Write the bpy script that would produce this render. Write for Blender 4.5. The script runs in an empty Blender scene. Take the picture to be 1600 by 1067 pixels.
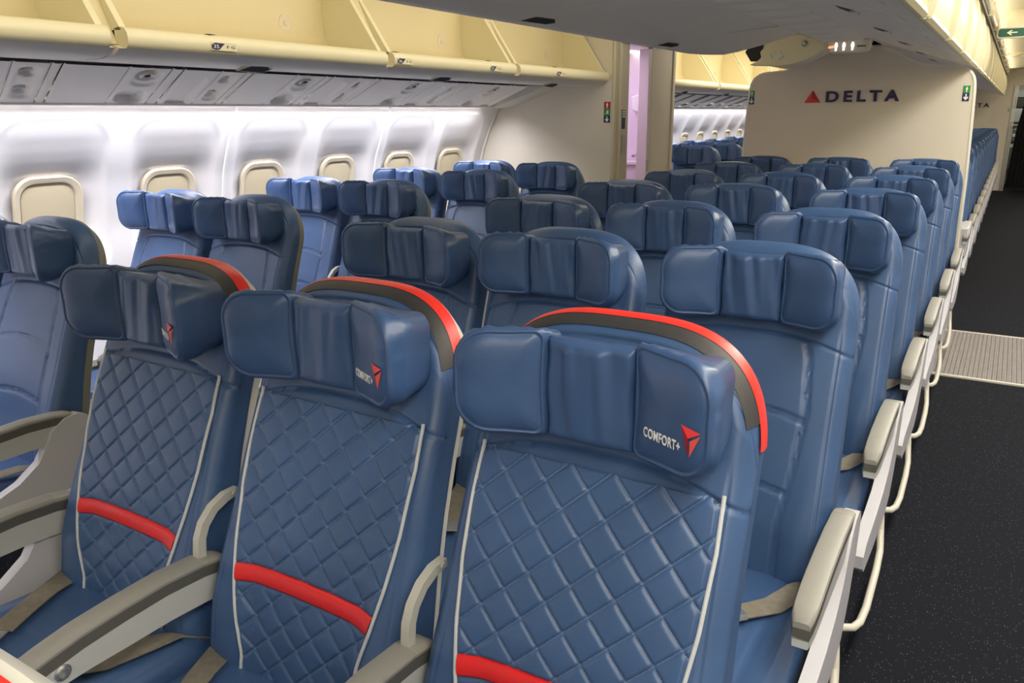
import bpy, math, random
import numpy as np
from mathutils import Vector, Matrix

random.seed(7)
scene = bpy.context.scene
COL = scene.collection

# ------------------------------------------------------------------ camera
cam_data = bpy.data.cameras.new('camera')
cam_data.sensor_width = 36.0
cam_data.lens = 1232.77 / 1600 * 36.0
cam_data.clip_start = 0.02
cam_data.clip_end = 100
camera = bpy.data.objects.new('camera', cam_data)
COL.objects.link(camera)
R_ = Vector((0.8498, 0.5270, -0.0102)).normalized()
F_ = Vector((-0.5069, 0.8168, -0.2753)).normalized()
U_ = R_.cross(F_).normalized()
R_ = F_.cross(U_).normalized()
M_ = Matrix((R_, U_, -F_)).transposed().to_4x4()
M_.translation = Vector((0.9655, -0.9386, 1.465))
camera.matrix_world = M_
scene.camera = camera

# ------------------------------------------------------------------ world, exposure
world = bpy.data.worlds.new('world')
scene.world = world
world.use_nodes = True
world.node_tree.nodes['Background'].inputs[0].default_value = (0.9, 0.93, 1.0, 1)
world.node_tree.nodes['Background'].inputs[1].default_value = 0.15
scene.view_settings.view_transform = 'Standard'
scene.view_settings.look = 'None'
scene.view_settings.gamma = 1.0
scene.view_settings.use_curve_mapping = False
scene.view_settings.exposure = 0.0


def area_light(name, loc, size_x, size_y, energy, color, direction):
    d = bpy.data.lights.new(name, 'AREA')
    d.shape = 'RECTANGLE'
    d.size, d.size_y = size_x, size_y
    d.energy = energy
    d.color = color
    o = bpy.data.objects.new(name, d)
    COL.objects.link(o)
    z = -Vector(direction).normalized()          # lamps shine along local -z
    y = Vector((0, 1, 0))
    x = y.cross(z).normalized()
    m = Matrix((x, z.cross(x), z)).transposed().to_4x4()
    m.translation = Vector(loc)
    o.matrix_world = m
    return o


WARM = (1.0, 0.90, 0.72)
NEUTRAL = (1.0, 0.95, 0.86)
COOL = (0.94, 0.92, 1.0)
# aisle ceiling wash lights, forward and aft cabin, both aisles
area_light('ceiling_light', (1.30, -0.2, 2.165), 0.42, 13.0, 185, NEUTRAL, (-0.05, 0, -1))
area_light('ceiling_light', (1.30, 11.4, 2.165), 0.36, 9.5, 55, WARM, (0, 0, -1))
area_light('ceiling_light', (-1.00, -1.4, 2.165), 0.40, 10.6, 17, NEUTRAL, (0.1, 0, -1))
area_light('ceiling_light', (-1.10, 10.5, 2.165), 0.45, 10.0, 60, WARM, (0, 0, -1))
# light troughs above the closed bins throw light up over the aisle ceiling
area_light('trough_light', (0.745, 7.5, 2.125), 0.03, 18.0, 17, WARM, (0.7, 0, 0.55))
# left aisle: wash lights on the centre bins that shine across into the open bins
l = area_light('bin_wash_light', (-0.68, 1.3, 2.08), 0.06, 5.4, 11, WARM, (-1, 0, -0.06))
l.data.spread = math.radians(110)
l = area_light('bin_wash_light', (-0.68, 10.5, 2.08), 0.06, 10.0, 20, WARM, (-1, 0, -0.06))
l.data.spread = math.radians(110)
# sidewall cove lights
l = area_light('cove_light', (-2.216, -1.25, 1.540), 0.035, 10.3, 135, COOL, (0.22, 0, -1))
l.data.spread = math.radians(150)
l = area_light('cove_light', (-2.216, 10.6, 1.545), 0.035, 10.4, 72, COOL, (-0.08, 0, -1))
l.data.spread = math.radians(125)
area_light('cove_light', (2.235, 5.0, 1.56), 0.045, 20.0, 130, COOL, (0.15, 0, -1))
# violet mood light of the washroom
area_light('washroom_light', (-1.85, 4.60, 1.925), 0.5, 0.5, 6.5, (0.86, 0.66, 1.0), (0, 0, -1))
# galley lamp
area_light('galley_light', (1.0, 18.0, 2.02), 0.5, 0.6, 9.0, NEUTRAL, (0, 0, -1))


# ------------------------------------------------------------------ materials
def mat(name, color, rough=0.5, metal=0.0, spec=0.5, bump=0.0, bscale=200.0, var=0.0, vscale=6.0,
        emit=None, estr=1.0, coat=0.0):
    m = bpy.data.materials.new(name)
    m.use_nodes = True
    nt = m.node_tree
    b = nt.nodes['Principled BSDF']
    b.inputs['Base Color'].default_value = (*color, 1)
    b.inputs['Roughness'].default_value = rough
    b.inputs['Metallic'].default_value = metal
    b.inputs['Specular IOR Level'].default_value = spec
    if coat:
        b.inputs['Coat Weight'].default_value = coat
    if emit:
        b.inputs['Emission Color'].default_value = (*emit, 1)
        b.inputs['Emission Strength'].default_value = estr
    tc = nt.nodes.new('ShaderNodeTexCoord')
    if var:
        n = nt.nodes.new('ShaderNodeTexNoise')
        n.inputs['Scale'].default_value = vscale
        n.inputs['Detail'].default_value = 4
        nt.links.new(tc.outputs['Object'], n.inputs['Vector'])
        r = nt.nodes.new('ShaderNodeValToRGB')
        r.color_ramp.elements[0].position = 0.3
        r.color_ramp.elements[1].position = 0.7
        r.color_ramp.elements[0].color = (*[c * (1 - var) for c in color], 1)
        r.color_ramp.elements[1].color = (*[min(1, c * (1 + var)) for c in color], 1)
        nt.links.new(n.outputs['Fac'], r.inputs['Fac'])
        nt.links.new(r.outputs['Color'], b.inputs['Base Color'])
    if bump:
        n2 = nt.nodes.new('ShaderNodeTexNoise')
        n2.inputs['Scale'].default_value = bscale
        n2.inputs['Detail'].default_value = 3
        nt.links.new(tc.outputs['Object'], n2.inputs['Vector'])
        bp = nt.nodes.new('ShaderNodeBump')
        bp.inputs['Strength'].default_value = bump
        bp.inputs['Distance'].default_value = 0.002
        nt.links.new(n2.outputs['Fac'], bp.inputs['Height'])
        nt.links.new(bp.outputs['Normal'], b.inputs['Normal'])
    return m


LEATHER = mat('navy_leather', (0.045, 0.098, 0.225), 0.38, spec=0.5, bump=0.10, bscale=420, var=0.06, vscale=9)
LEATHER_SOFT = mat('headrest_leather', (0.040, 0.086, 0.205), 0.36, spec=0.5, bump=0.12, bscale=120, var=0.08, vscale=14)
PIPING = mat('silver_piping', (0.55, 0.58, 0.60), 0.45)
SEAMM = mat('seam_thread', (0.03, 0.06, 0.14), 0.6)
RED = mat('red_leather', (0.72, 0.018, 0.02), 0.38)
REDTRIM = mat('red_trim', (0.70, 0.03, 0.022), 0.35)
DARKTRIM = mat('charcoal_trim', (0.032, 0.031, 0.033), 0.5, bump=0.2, bscale=500)
SHELL = mat('shell_cream', (0.62, 0.62, 0.57), 0.4)
SHELLGREY = mat('shell_olive_grey', (0.20, 0.20, 0.165), 0.45)
ARMPAD = mat('armrest_pad', (0.28, 0.275, 0.25), 0.42, spec=0.4, bump=0.05, bscale=600)
ARMBAND = mat('armrest_band', (0.10, 0.10, 0.09), 0.5)
ARMBODY = mat('armrest_body', (0.48, 0.50, 0.49), 0.38)
SIDEPANEL = mat('side_panel', (0.52, 0.52, 0.555), 0.38)
BRACKETM = mat('bracket_grey', (0.50, 0.50, 0.45), 0.35)
CREAMBAR = mat('cream_bar', (0.66, 0.63, 0.53), 0.4)
METAL = mat('brushed_metal', (0.62, 0.62, 0.60), 0.3, metal=0.9)
BELT = mat('belt_webbing', (0.20, 0.18, 0.14), 0.75, bump=0.4, bscale=700, var=0.15, vscale=60)
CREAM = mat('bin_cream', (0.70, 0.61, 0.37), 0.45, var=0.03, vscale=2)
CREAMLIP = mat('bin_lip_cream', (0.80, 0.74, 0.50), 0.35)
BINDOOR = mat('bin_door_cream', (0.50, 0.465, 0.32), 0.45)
BINGREY = mat('bin_underside', (0.84, 0.78, 0.68), 0.5, var=0.02, vscale=3)
PSUGREY = mat('service_panel_grey', (0.84, 0.78, 0.69), 0.5)
PSUPOCKET = mat('pocket_grey', (0.55, 0.52, 0.45), 0.5)
BLACK = mat('black_gap', (0.012, 0.011, 0.010), 0.6)
WALL = mat('sidewall_white', (0.80, 0.78, 0.77), 0.5)
WALLTRIM = mat('sidewall_trim', (0.84, 0.83, 0.80), 0.4)
FRAME = mat('window_frame_cream', (0.68, 0.60, 0.44), 0.45)
SHADE = mat('window_shade_cream', (0.62, 0.54, 0.36), 0.5)
BULK = mat('bulkhead_cream', (0.72, 0.665, 0.56), 0.55, var=0.015, vscale=3)
BULKEDGE = mat('bulkhead_edge', (0.78, 0.76, 0.68), 0.4)
CEIL = mat('ceiling_cream', (0.78, 0.72, 0.52), 0.55)
PURPLE = mat('delta_purple', (0.030, 0.018, 0.10), 0.4)
LOGO_A = mat('logo_red_bright', (0.70, 0.03, 0.03), 0.4)
LOGO_B = mat('logo_red_dark', (0.42, 0.006, 0.012), 0.4)
LOGO_C = mat('logo_red_light', (0.80, 0.10, 0.07), 0.4)
WHITE = mat('print_white', (0.86, 0.86, 0.84), 0.5)
GREEN = mat('sign_green', (0.03, 0.30, 0.06), 0.5)
DKGREEN = mat('exit_green', (0.012, 0.10, 0.07), 0.4)
NAVY = mat('sign_navy', (0.02, 0.022, 0.09), 0.5)
SIGNRED = mat('sign_red', (0.45, 0.02, 0.03), 0.5)
LIT = mat('lit_icon', (0.9, 0.9, 0.85), 0.5, emit=(1, 0.97, 0.9), estr=3.0)
LITRED = mat('lit_icon_red', (0.9, 0.3, 0.2), 0.5, emit=(1, 0.25, 0.12), estr=2.0)
LAVWALL = mat('washroom_wall', (0.80, 0.72, 0.76), 0.4)
DOORM = mat('door_beige', (0.60, 0.55, 0.42), 0.45)
ALU = mat('aluminium', (0.55, 0.54, 0.50), 0.35, metal=0.7)
CURTAIN = mat('curtain_black', (0.010, 0.010, 0.011), 0.9)
GALLEY = mat('galley_green_grey', (0.18, 0.20, 0.17), 0.5)
GALLEYL = mat('galley_steel', (0.40, 0.42, 0.40), 0.35, metal=0.3)
TUBE = mat('lamp_reflector', (0.75, 0.75, 0.76), 0.15, metal=0.6)


def carpet_material():
    m = bpy.data.materials.new('navy_speckled_floor')
    m.use_nodes = True
    nt = m.node_tree
    b = nt.nodes['Principled BSDF']
    b.inputs['Roughness'].default_value = 0.85
    b.inputs['Specular IOR Level'].default_value = 0.12
    tc = nt.nodes.new('ShaderNodeTexCoord')
    v = nt.nodes.new('ShaderNodeTexVoronoi')
    v.inputs['Scale'].default_value = 130
    nt.links.new(tc.outputs['Object'], v.inputs['Vector'])
    lt = nt.nodes.new('ShaderNodeMath'); lt.operation = 'LESS_THAN'; lt.inputs[1].default_value = 0.17
    nt.links.new(v.outputs['Distance'], lt.inputs[0])
    sep = nt.nodes.new('ShaderNodeSeparateColor')
    nt.links.new(v.outputs['Color'], sep.inputs[0])
    gt = nt.nodes.new('ShaderNodeMath'); gt.operation = 'GREATER_THAN'; gt.inputs[1].default_value = 0.55
    nt.links.new(sep.outputs[0], gt.inputs[0])
    mu = nt.nodes.new('ShaderNodeMath'); mu.operation = 'MULTIPLY'
    nt.links.new(lt.outputs[0], mu.inputs[0]); nt.links.new(gt.outputs[0], mu.inputs[1])
    mx = nt.nodes.new('ShaderNodeMix'); mx.data_type = 'RGBA'
    mx.inputs[6].default_value = (0.0080, 0.0090, 0.0135, 1)
    mx.inputs[7].default_value = (0.16, 0.17, 0.21, 1)
    nt.links.new(mu.outputs[0], mx.inputs[0])
    nt.links.new(mx.outputs[2], b.inputs['Base Color'])
    n = nt.nodes.new('ShaderNodeTexNoise'); n.inputs['Scale'].default_value = 300
    nt.links.new(tc.outputs['Object'], n.inputs['Vector'])
    bp = nt.nodes.new('ShaderNodeBump'); bp.inputs['Strength'].default_value = 0.3; bp.inputs['Distance'].default_value = 0.003
    nt.links.new(n.outputs['Fac'], bp.inputs['Height']); nt.links.new(bp.outputs['Normal'], b.inputs['Normal'])
    return m


CARPET = carpet_material()
MATGREY = mat('mat_grey', (0.24, 0.22, 0.205), 0.55, var=0.10, vscale=25)


# ------------------------------------------------------------------ mesh building
class MB:
    def __init__(self):
        self.v, self.f, self.m = [], [], []

    def add(self, verts, faces, mi=0):
        o = len(self.v)
        self.v.extend([tuple(map(float, p)) for p in verts])
        self.f.extend([tuple(i + o for i in f) for f in faces])
        self.m.extend([mi] * len(faces))
        return self

    def grid(self, P, mi=0, flip=False, close_u=False):
        P = np.asarray(P, float)
        n, k = P.shape[:2]
        fs = []
        for i in range(n if close_u else n - 1):
            i2 = (i + 1) % n
            for j in range(k - 1):
                q = (i * k + j, i2 * k + j, i2 * k + j + 1, i * k + j + 1)
                fs.append(q[::-1] if flip else q)
        return self.add(P.reshape(-1, 3), fs, mi)

    def box(self, lo, hi, mi=0):
        (a, b, c), (d, e, f) = lo, hi
        v = [(a, b, c), (d, b, c), (d, e, c), (a, e, c), (a, b, f), (d, b, f), (d, e, f), (a, e, f)]
        return self.add(v, [(0, 3, 2, 1), (4, 5, 6, 7), (0, 1, 5, 4), (1, 2, 6, 5), (2, 3, 7, 6), (3, 0, 4, 7)], mi)

    def prism(self, poly, fn, a, b, mi=0):
        """poly: 2-D points; fn(p, t) -> 3-D point for t = a and b"""
        n = len(poly)
        v = [fn(p, a) for p in poly] + [fn(p, b) for p in poly]
        fs = [tuple(range(n))[::-1], tuple(range(n, 2 * n))]
        fs += [(i, (i + 1) % n, (i + 1) % n + n, i + n) for i in range(n)]
        return self.add(v, fs, mi)

    def rings(self, rings, mi=0, cap0=True, cap1=True):
        n = len(rings[0])
        v = [p for r in rings for p in r]
        fs = []
        for k in range(len(rings) - 1):
            for i in range(n):
                j = (i + 1) % n
                fs.append((k * n + i, k * n + j, (k + 1) * n + j, (k + 1) * n + i))
        if cap0: fs.append(tuple(range(n))[::-1])
        if cap1: fs.append(tuple(range((len(rings) - 1) * n, len(rings) * n)))
        return self.add(v, fs, mi)

    def tube(self, path, r, n=10, mi=0, flat=None, up=(0, 0, 1)):
        path = [Vector(p) for p in path]
        rings = []
        for i, p in enumerate(path):
            t = (path[min(i + 1, len(path) - 1)] - path[max(i - 1, 0)]).normalized()
            u = Vector(up)
            s = t.cross(u)
            if s.length < 1e-4: s = t.cross(Vector((1, 0, 0)))
            s.normalize(); w = s.cross(t).normalized()
            a, b = (r, r) if flat is None else flat
            rings.append([p + s * a * math.cos(2 * math.pi * k / n) + w * b * math.sin(2 * math.pi * k / n) for k in range(n)])
        return self.rings(rings, mi)

    def ribbon(self, path, wdir, w, t, mi=0):
        """flat strap: path points, width direction, width and thickness"""
        path = [Vector(p) for p in path]
        rings = []
        for i, p in enumerate(path):
            tg = (path[min(i + 1, len(path) - 1)] - path[max(i - 1, 0)]).normalized()
            wd = Vector(wdir); wd = (wd - tg * wd.dot(tg)).normalized()
            nn = tg.cross(wd).normalized()
            rings.append([p - wd * w / 2 - nn * t / 2, p + wd * w / 2 - nn * t / 2, p + wd * w / 2 + nn * t / 2, p - wd * w / 2 + nn * t / 2])
        return self.rings(rings, mi)

    def lathe(self, prof, fn, n=24, mi=0):
        """prof: (radius, height) list; fn(x, y, h) -> 3-D point"""
        rings = [[fn(r * math.cos(2 * math.pi * k / n), r * math.sin(2 * math.pi * k / n), h) for k in range(n)] for r, h in prof]
        return self.rings(rings, mi)

    def mesh(self, name, mats, smooth=True, angle=40):
        me = bpy.data.meshes.new(name)
        me.from_pydata(self.v, [], self.f)
        for m in (mats if isinstance(mats, (list, tuple)) else [mats]):
            me.materials.append(m)
        if any(self.m):
            me.polygons.foreach_set('material_index', self.m)
        me.polygons.foreach_set('use_smooth', [smooth] * len(self.f))
        me.update()
        if smooth and angle < 180:
            me.set_sharp_from_angle(angle=math.radians(angle))
        return me


def link(name, data, parent=None, loc=None):
    o = bpy.data.objects.new(name, data)
    COL.objects.link(o)
    if parent is not None: o.parent = parent
    if loc is not None: o.location = loc
    return o


def thing(name, label, cat, loc=(0, 0, 0), group=None, data=None):
    o = link(name, data, None, loc)
    o['label'] = label
    o['category'] = cat
    if group: o['group'] = group
    return o


def struct(name, mb, mats, **kw):
    o = link(name, mb.mesh(name, mats, **kw))
    o['kind'] = 'structure'
    return o


def bevel(o, w=0.004, seg=2):
    b = o.modifiers.new('bevel', 'BEVEL')
    b.width = w; b.segments = seg; b.limit_method = 'ANGLE'; b.angle_limit = math.radians(40)
    return o


_fonts = {}


def text_mesh(s, size, extrude, m, spacing=1.0, bold=0.0):
    c = bpy.data.curves.new('lettering', 'FONT')
    c.body = s; c.size = size; c.extrude = extrude; c.space_character = spacing
    c.offset = bold
    c.align_x = 'LEFT'
    o = bpy.data.objects.new('tmp', c)
    COL.objects.link(o)
    dg = bpy.context.evaluated_depsgraph_get()
    me = bpy.data.meshes.new_from_object(o.evaluated_get(dg))
    bpy.data.objects.remove(o)
    me.name = 'lettering'
    me.materials.clear(); me.materials.append(m)
    return me


def place_text(me, origin, xdir, ydir, width=None, height=None, name='lettering', parent=None):
    """fit the text's box to width/height with its lower-left at origin"""
    co = np.array([v.co[:] for v in me.vertices])
    lo, hi = co.min(0), co.max(0)
    sx = (width / (hi[0] - lo[0])) if width else None
    sy = (height / (hi[1] - lo[1])) if height else None
    sx = sx or sy; sy = sy or sx
    X = Vector(xdir).normalized(); Y = Vector(ydir).normalized(); Z = X.cross(Y)
    for v in me.vertices:
        p = v.co
        v.co = Vector(origin) + X * ((p.x - lo[0]) * sx) + Y * ((p.y - lo[1]) * sy) + Z * p.z
    return link(name, me, parent)


# ------------------------------------------------------------------ SETTING: shell of the cabin
YF, Y0, Y1, YB0, YB1, YEND = -6.5, -1.6, 4.15, 5.30, 16.9, 19.4   # forward cabin, washroom block, aft cabin, end
WX_Z = [0.0, 0.30, 0.60, 1.00, 1.20, 1.38, 1.53, 1.62]
WX_X = [2.20, 2.36, 2.45, 2.47, 2.43, 2.355, 2.275, 2.23]


_wz = np.linspace(-0.3, 2.0, 461)
_wx = np.interp(_wz, WX_Z, WX_X)
_wk = np.exp(-np.linspace(-2, 2, 41) ** 2)
_wx = np.convolve(np.pad(_wx, 20, mode='edge'), _wk / _wk.sum(), mode='valid')


def wall_x(z):
    return np.interp(z, _wz, _wx)


fl = MB()
fl.grid([[(x, y, 0.0) for x in np.linspace(-2.5, 2.5, 6)] for y in np.linspace(YF, YEND, 12)], flip=True)
fl.box((-2.5, YF, -0.06), (2.5, YEND, -0.004))
floor = struct('floor', fl, CARPET)

PITCH_W = 0.577
SC_C0 = 0.905                     # first scoop centre in view


def scoop(y, z, yc):
    """recess depth of one window scoop at wall coordinates (y, z)"""
    hw, zt, zb, r = 0.235, 1.475, 0.80, 0.12
    # rounded-rectangle signed distance (inside positive)
    cz = (zt + zb) / 2; hz = (zt - zb) / 2
    dx = np.abs(y - yc) - (hw - r)
    dz = np.abs(z - cz) - (hz - r)
    out = np.sqrt(np.maximum(dx, 0) ** 2 + np.maximum(dz, 0) ** 2) + np.minimum(np.maximum(dx, dz), 0) - r
    ins = np.clip(-out, 0, None)
    edge = np.clip(ins / 0.018, 0, 1); edge = edge * edge * (3 - 2 * edge)
    depth_z = np.interp(z, [0.80, 0.95, 1.10, 1.20, 1.24, 1.27, 1.30, 1.34, 1.40, 1.475], [0.02, 0.050, 0.064, 0.060, 0.049, 0.036, 0.025, 0.015, 0.005, 0.0])
    side = np.clip(ins / 0.13, 0, 1); side = side * (2 - side)
    return edge * np.interp(z, [1.30, 1.475], [0.006, 0.0040]) + side * depth_z


def build_wall(ya, yb, centres, sgn, dy, dz):
    ys = np.arange(ya, yb + dy / 2, dy); ys[-1] = yb
    zs = np.concatenate([[0.0, 0.3, 0.55], np.arange(0.70, 1.535, dz), [1.58, 1.62]])
    Yg, Zg = np.meshgrid(ys, zs, indexing='ij')
    X = wall_x(Zg)
    for c in centres:
        X = X + scoop(Yg, Zg, c)
    P = np.stack([sgn * X, Yg, Zg], -1)
    return MB().grid(P, flip=(sgn > 0))


front_c = [SC_C0 + PITCH_W * k for k in range(-3, 6)]
aft_c = [5.75 + PITCH_W * k for k in range(0, 19)]
struct('wall_left', build_wall(Y0, Y1, front_c, -1, 0.012, 0.012), WALL, angle=180)
struct('wall_left_forward', build_wall(YF, Y0, [SC_C0 + PITCH_W * k for k in range(-12, -3)], -1, 0.05, 0.05), WALL, angle=180)
struct('wall_left_aft', build_wall(YB0, YB1, aft_c, -1, 0.03, 0.03), WALL, angle=180)
wr = MB()
zz = [0, .3, .6, 1, 1.2, 1.38, 1.53, 1.62]
wr.grid([[(wall_x(z), y, z) for z in zz] for y in (YF, YEND)])
struct('wall_right', wr, WALL)

# windows: frame ring plus closed shade
def window_meshes():
    def rr(hw, hz, r, n=6):
        pts = []
        for cx, cz, a0 in ((hw - r, hz - r, 0), (-hw + r, hz - r, 90), (-hw + r, -hz + r, 180), (hw - r, -hz + r, 270)):
            for k in range(n + 1):
                a = math.radians(a0 + 90 * k / n)
                pts.append((cx + r * math.cos(a), cz + r * math.sin(a)))
        return pts
    spec = [(0.147, 0.207, 0.087, -0.012), (0.147, 0.207, 0.087, 0.002), (0.142, 0.202, 0.083, 0.005), (0.122, 0.182, 0.070, 0.000), (0.112, 0.172, 0.062, -0.014)]
    f = MB().rings([[(h, p[0], p[1]) for p in rr(a, b, r)] for a, b, r, h in spec], cap0=False, cap1=False)
    s = MB().rings([[(h, p[0], p[1]) for p in rr(a, b, r)] for a, b, r, h in [(0.113, 0.173, 0.062, -0.016), (0.113, 0.173, 0.062, -0.008)]])
    s.box((-0.008, -0.08, -0.150), (0.000, 0.08, -0.135))
    return f.mesh('window_frame', FRAME), s.mesh('window_shade', SHADE)


wf, ws = window_meshes()
wn = 0
for i, c in enumerate(front_c[1:] + aft_c):
    wn += 1
    z = 1.035
    t = link('window_%d' % wn, wf, None, (-(wall_x(z) + 0.036) , c, z))
    tilt = math.atan2(wall_x(1.2) - wall_x(0.9) , -0.30)
    t.rotation_euler = (0, math.radians(12) , 0)
    t['kind'] = 'structure'
    link('shade', ws, t)

# sidewall panel joints (raised white strips between panels)
tn = 0
for c in [SC_C0 + PITCH_W * (k + 0.5) for k in (-3, -1, 1, 3)] + [4.135]:
    tn += 1
    w = 0.010 if c < 4 else 0.016
    zs = np.linspace(0.6, 1.55, 20)
    g = MB()
    for s0, s1, e0, e1 in ((-w, -w * .6, 0, .008), (-w * .6, w * .6, .008, .008), (w * .6, w, .008, 0)):
        g.grid([[(-(wall_x(z) + 0.001) + e, c + s, z) for z in zs] for s, e in ((s0, e0), (s1, e1))], flip=True)
    struct('trim_%d' % tn, g, WALLTRIM)

# ceiling
ce = MB()
cx = [-2.0, -1.75, -0.2, 0.2, 0.62, 0.70, 1.0, 1.4, 1.75, 2.0]
cz = [2.10, 2.20, 2.20, 2.20, 2.13, 2.19, 2.21, 2.21, 2.20, 2.10]
ce.grid([[(x, y, z) for x, z in zip(cx, cz)] for y in np.linspace(YF, YEND, 14)])
ce.grid([[(x, y, z + 0.03) for x, z in zip(cx, cz)] for y in (YF, YEND)], flip=True)
struct('ceiling', ce, CEIL)
# front closure behind the camera, right bins as a plain far-side shell (outside the view)
fw_ = MB().box((-2.5, YF, 0), (2.5, YF + 0.05, 2.2))
struct('wall_front', fw_, BULK)
rb = MB()
poly = [(1.50, 1.70), (1.62, 1.655), (1.8, 1.65), (2.2, 1.53), (2.28, 1.60), (2.0, 2.15), (1.56, 2.15), (1.50, 1.95)]
rb.prism(poly, lambda p, t: (p[0], t, p[1]), YF, YEND)
struct('trim_40', rb, CREAM)

# ------------------------------------------------------------------ sidewall service strip (between bins and cove)
PA = np.array([-1.80, 1.655]); PB = np.array([-2.20, 1.533])
PLEN = float(np.linalg.norm(PB - PA))
PT = (PB - PA) / PLEN
PN = np.array([-PT[1], PT[0]])
if PN[1] > 0: PN = -PN                         # normal pointing down into the cabin


def psu_point(y, s, h=0.0):
    q = PA + PT * s + PN * h
    return (q[0], y - 0.30 * 0 + 0.13 * s / PLEN, q[1])   # joints slant slightly aft


def psu_plate(width, pockets, thick=0.009):
    """plate with moulded pockets; pockets: (yc, sc, hw, hs, r, depth)"""
    ny = max(4, int(width / 0.007)); ns = 56
    ys = np.linspace(0.0015, width - 0.0015, ny); ss = np.linspace(0.0, PLEN, ns)
    P = np.zeros((ny, ns, 3))
    for i, y in enumerate(ys):
        for j, s in enumerate(ss):
            h = thick
            for (yc, sc, hw, hs, r, dep) in pockets:
                dx = abs(y - yc) - (hw - r); dz = abs(s - sc) - (hs - r)
                d = math.hypot(max(dx, 0), max(dz, 0)) + min(max(dx, dz), 0) - r
                if d < 0:
                    k = min(1, -d / 0.016); k = k * k * (3 - 2 * k)
                    h -= dep * k
            if i in (0, ny - 1): h -= 0.004
            P[i, j] = psu_point(y, s, h)
    return P


strip = MB()
for (ya, yb) in ((YF, Y1), (YB0, YB1)):
    strip.grid([[(q[0], y, q[1]) for q in (PA, PA - PN * 0.04, PB - PN * 0.04, PB)] for y in (ya, yb)], flip=True)
strip_o = struct('trim_20', strip, ARMBAND)
PLAIN = [(0.168, 0.246), (0.000, 0.0)]
nozzle = MB().lathe([(0.030, 0.0), (0.030, 0.006), (0.024, 0.010), (0.018, 0.006), (0.010, 0.004)], lambda x, y, h: (x, y, h), 20)
nozzle_me = nozzle.mesh('reading_lamp', [mat('lamp_ring', (0.74, 0.70, 0.62), 0.35)])
dark_me = MB().lathe([(0.011, 0.0), (0.011, 0.005), (0.008, 0.007)], lambda x, y, h: (x, y, h), 14).mesh('lamp_lens', BLACK)


def on_strip(o, y, s, h):
    p = psu_point(y, s, h)
    z = Vector((PN[0], 0, PN[1])).normalized()
    x = Vector((PT[0], 0, PT[1]))
    yv = z.cross(x)
    m = Matrix((x, yv, z)).transposed().to_4x4(); m.translation = Vector(p)
    o.matrix_world = m


unitA = MB().grid(psu_plate(0.126, [(0.063, 0.20, 0.044, 0.165, 0.04, 0.010), (0.063, 0.115, 0.034, 0.045, 0.033, 0.014), (0.063, 0.29, 0.034, 0.050, 0.033, 0.014)])).mesh('faceplate', PSUGREY)
unitB = MB().grid(psu_plate(0.178, [(0.098, 0.11, 0.062, 0.095, 0.06, 0.008), (0.098, 0.095, 0.050, 0.062, 0.048, 0.016), (0.085, 0.325, 0.066, 0.080, 0.055, 0.030)])).mesh('faceplate', PSUGREY)
pill = MB().grid(psu_plate(0.176, [(0.088, 0.25, 0.060, 0.185, 0.05, 0.010)])).mesh('panel', PSUGREY)
blank = MB().grid(psu_plate(0.245, [])).mesh('panel', PSUGREY)
thin1 = MB().grid(psu_plate(0.036, [])).mesh('panel', PSUGREY)
thin2 = MB().grid(psu_plate(0.049, [])).mesh('panel', PSUGREY)
ords = ['first', 'second', 'third', 'fourth', 'fifth', 'sixth', 'seventh', 'eighth', 'ninth', 'tenth', 'eleventh', 'twelfth',
        'thirteenth', 'fourteenth', 'fifteenth', 'sixteenth']
PSU0, PSUP = 0.501, 0.815


def psu_row(y, idx, where, detail=True):
    for off, me in ((0.126, thin1), (0.165, blank), (0.588, thin2), (0.640, pill)):
        o = link('panel', me, strip_o, (0, y + off, 0))
    if idx is None:
        return
    for off, me, kind in ((0.0, unitA, 'narrow'), (0.409, unitB, 'wide')):
        t = thing('service_unit', '%s service panel with %s over the windows, %s' % (
            kind, 'two wells' if kind == 'narrow' else 'round lamp', where), 'service unit', (0, y + off, 0), 'overhead service units')
        link('faceplate', me, t)
        if kind == 'wide':
            n = link('reading_lamp', nozzle_me, t); on_strip(n, 0.098, 0.095, -0.003)
            d = link('lamp_lens', dark_me, n); d.location = (0, 0, 0.004)
        else:
            for s in (0.115, 0.29):
                n = link('air_nozzle', nozzle_me, t); on_strip(n, 0.063, s, -0.012); n.scale = (.62, .62, 1)


for k in range(-2, 5):
    y = PSU0 + PSUP * k
    if y + 0.7 > Y1 + 0.3: continue
    psu_row(y, k + 2, '%s from the photo left edge' % ords[k + 2] if k >= 0 else '%s outside the photo frame' % ords[-k - 1])
for k in range(0, 12):
    y = YB0 + 0.02 + PSUP * k
    if y + PSUP < YB1: psu_row(y, None, '')
for ya, yb, nm in ((YF, 4.05, 'trim_43'), (YB0, YB1, 'trim_44')):
    struct(nm, MB().tube([(PB[0] + 0.004, ya, PB[1] - 0.002), (PB[0] + 0.004, yb, PB[1] - 0.002)], 0.012, 8), PSUGREY)
# filler piece that closes the strip at the bulkhead
endp = MB().prism([(-1.52, 1.672), (-1.80, 1.640), (-2.20, 1.516), (-2.05, 1.70), (-1.6, 1.72)], lambda p, t: (p[0], t, p[1]), 3.93, 4.149)
struct('trim_21', endp, BULKEDGE)

# ------------------------------------------------------------------ overhead bins on the left side
BINW = 1.19


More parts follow.
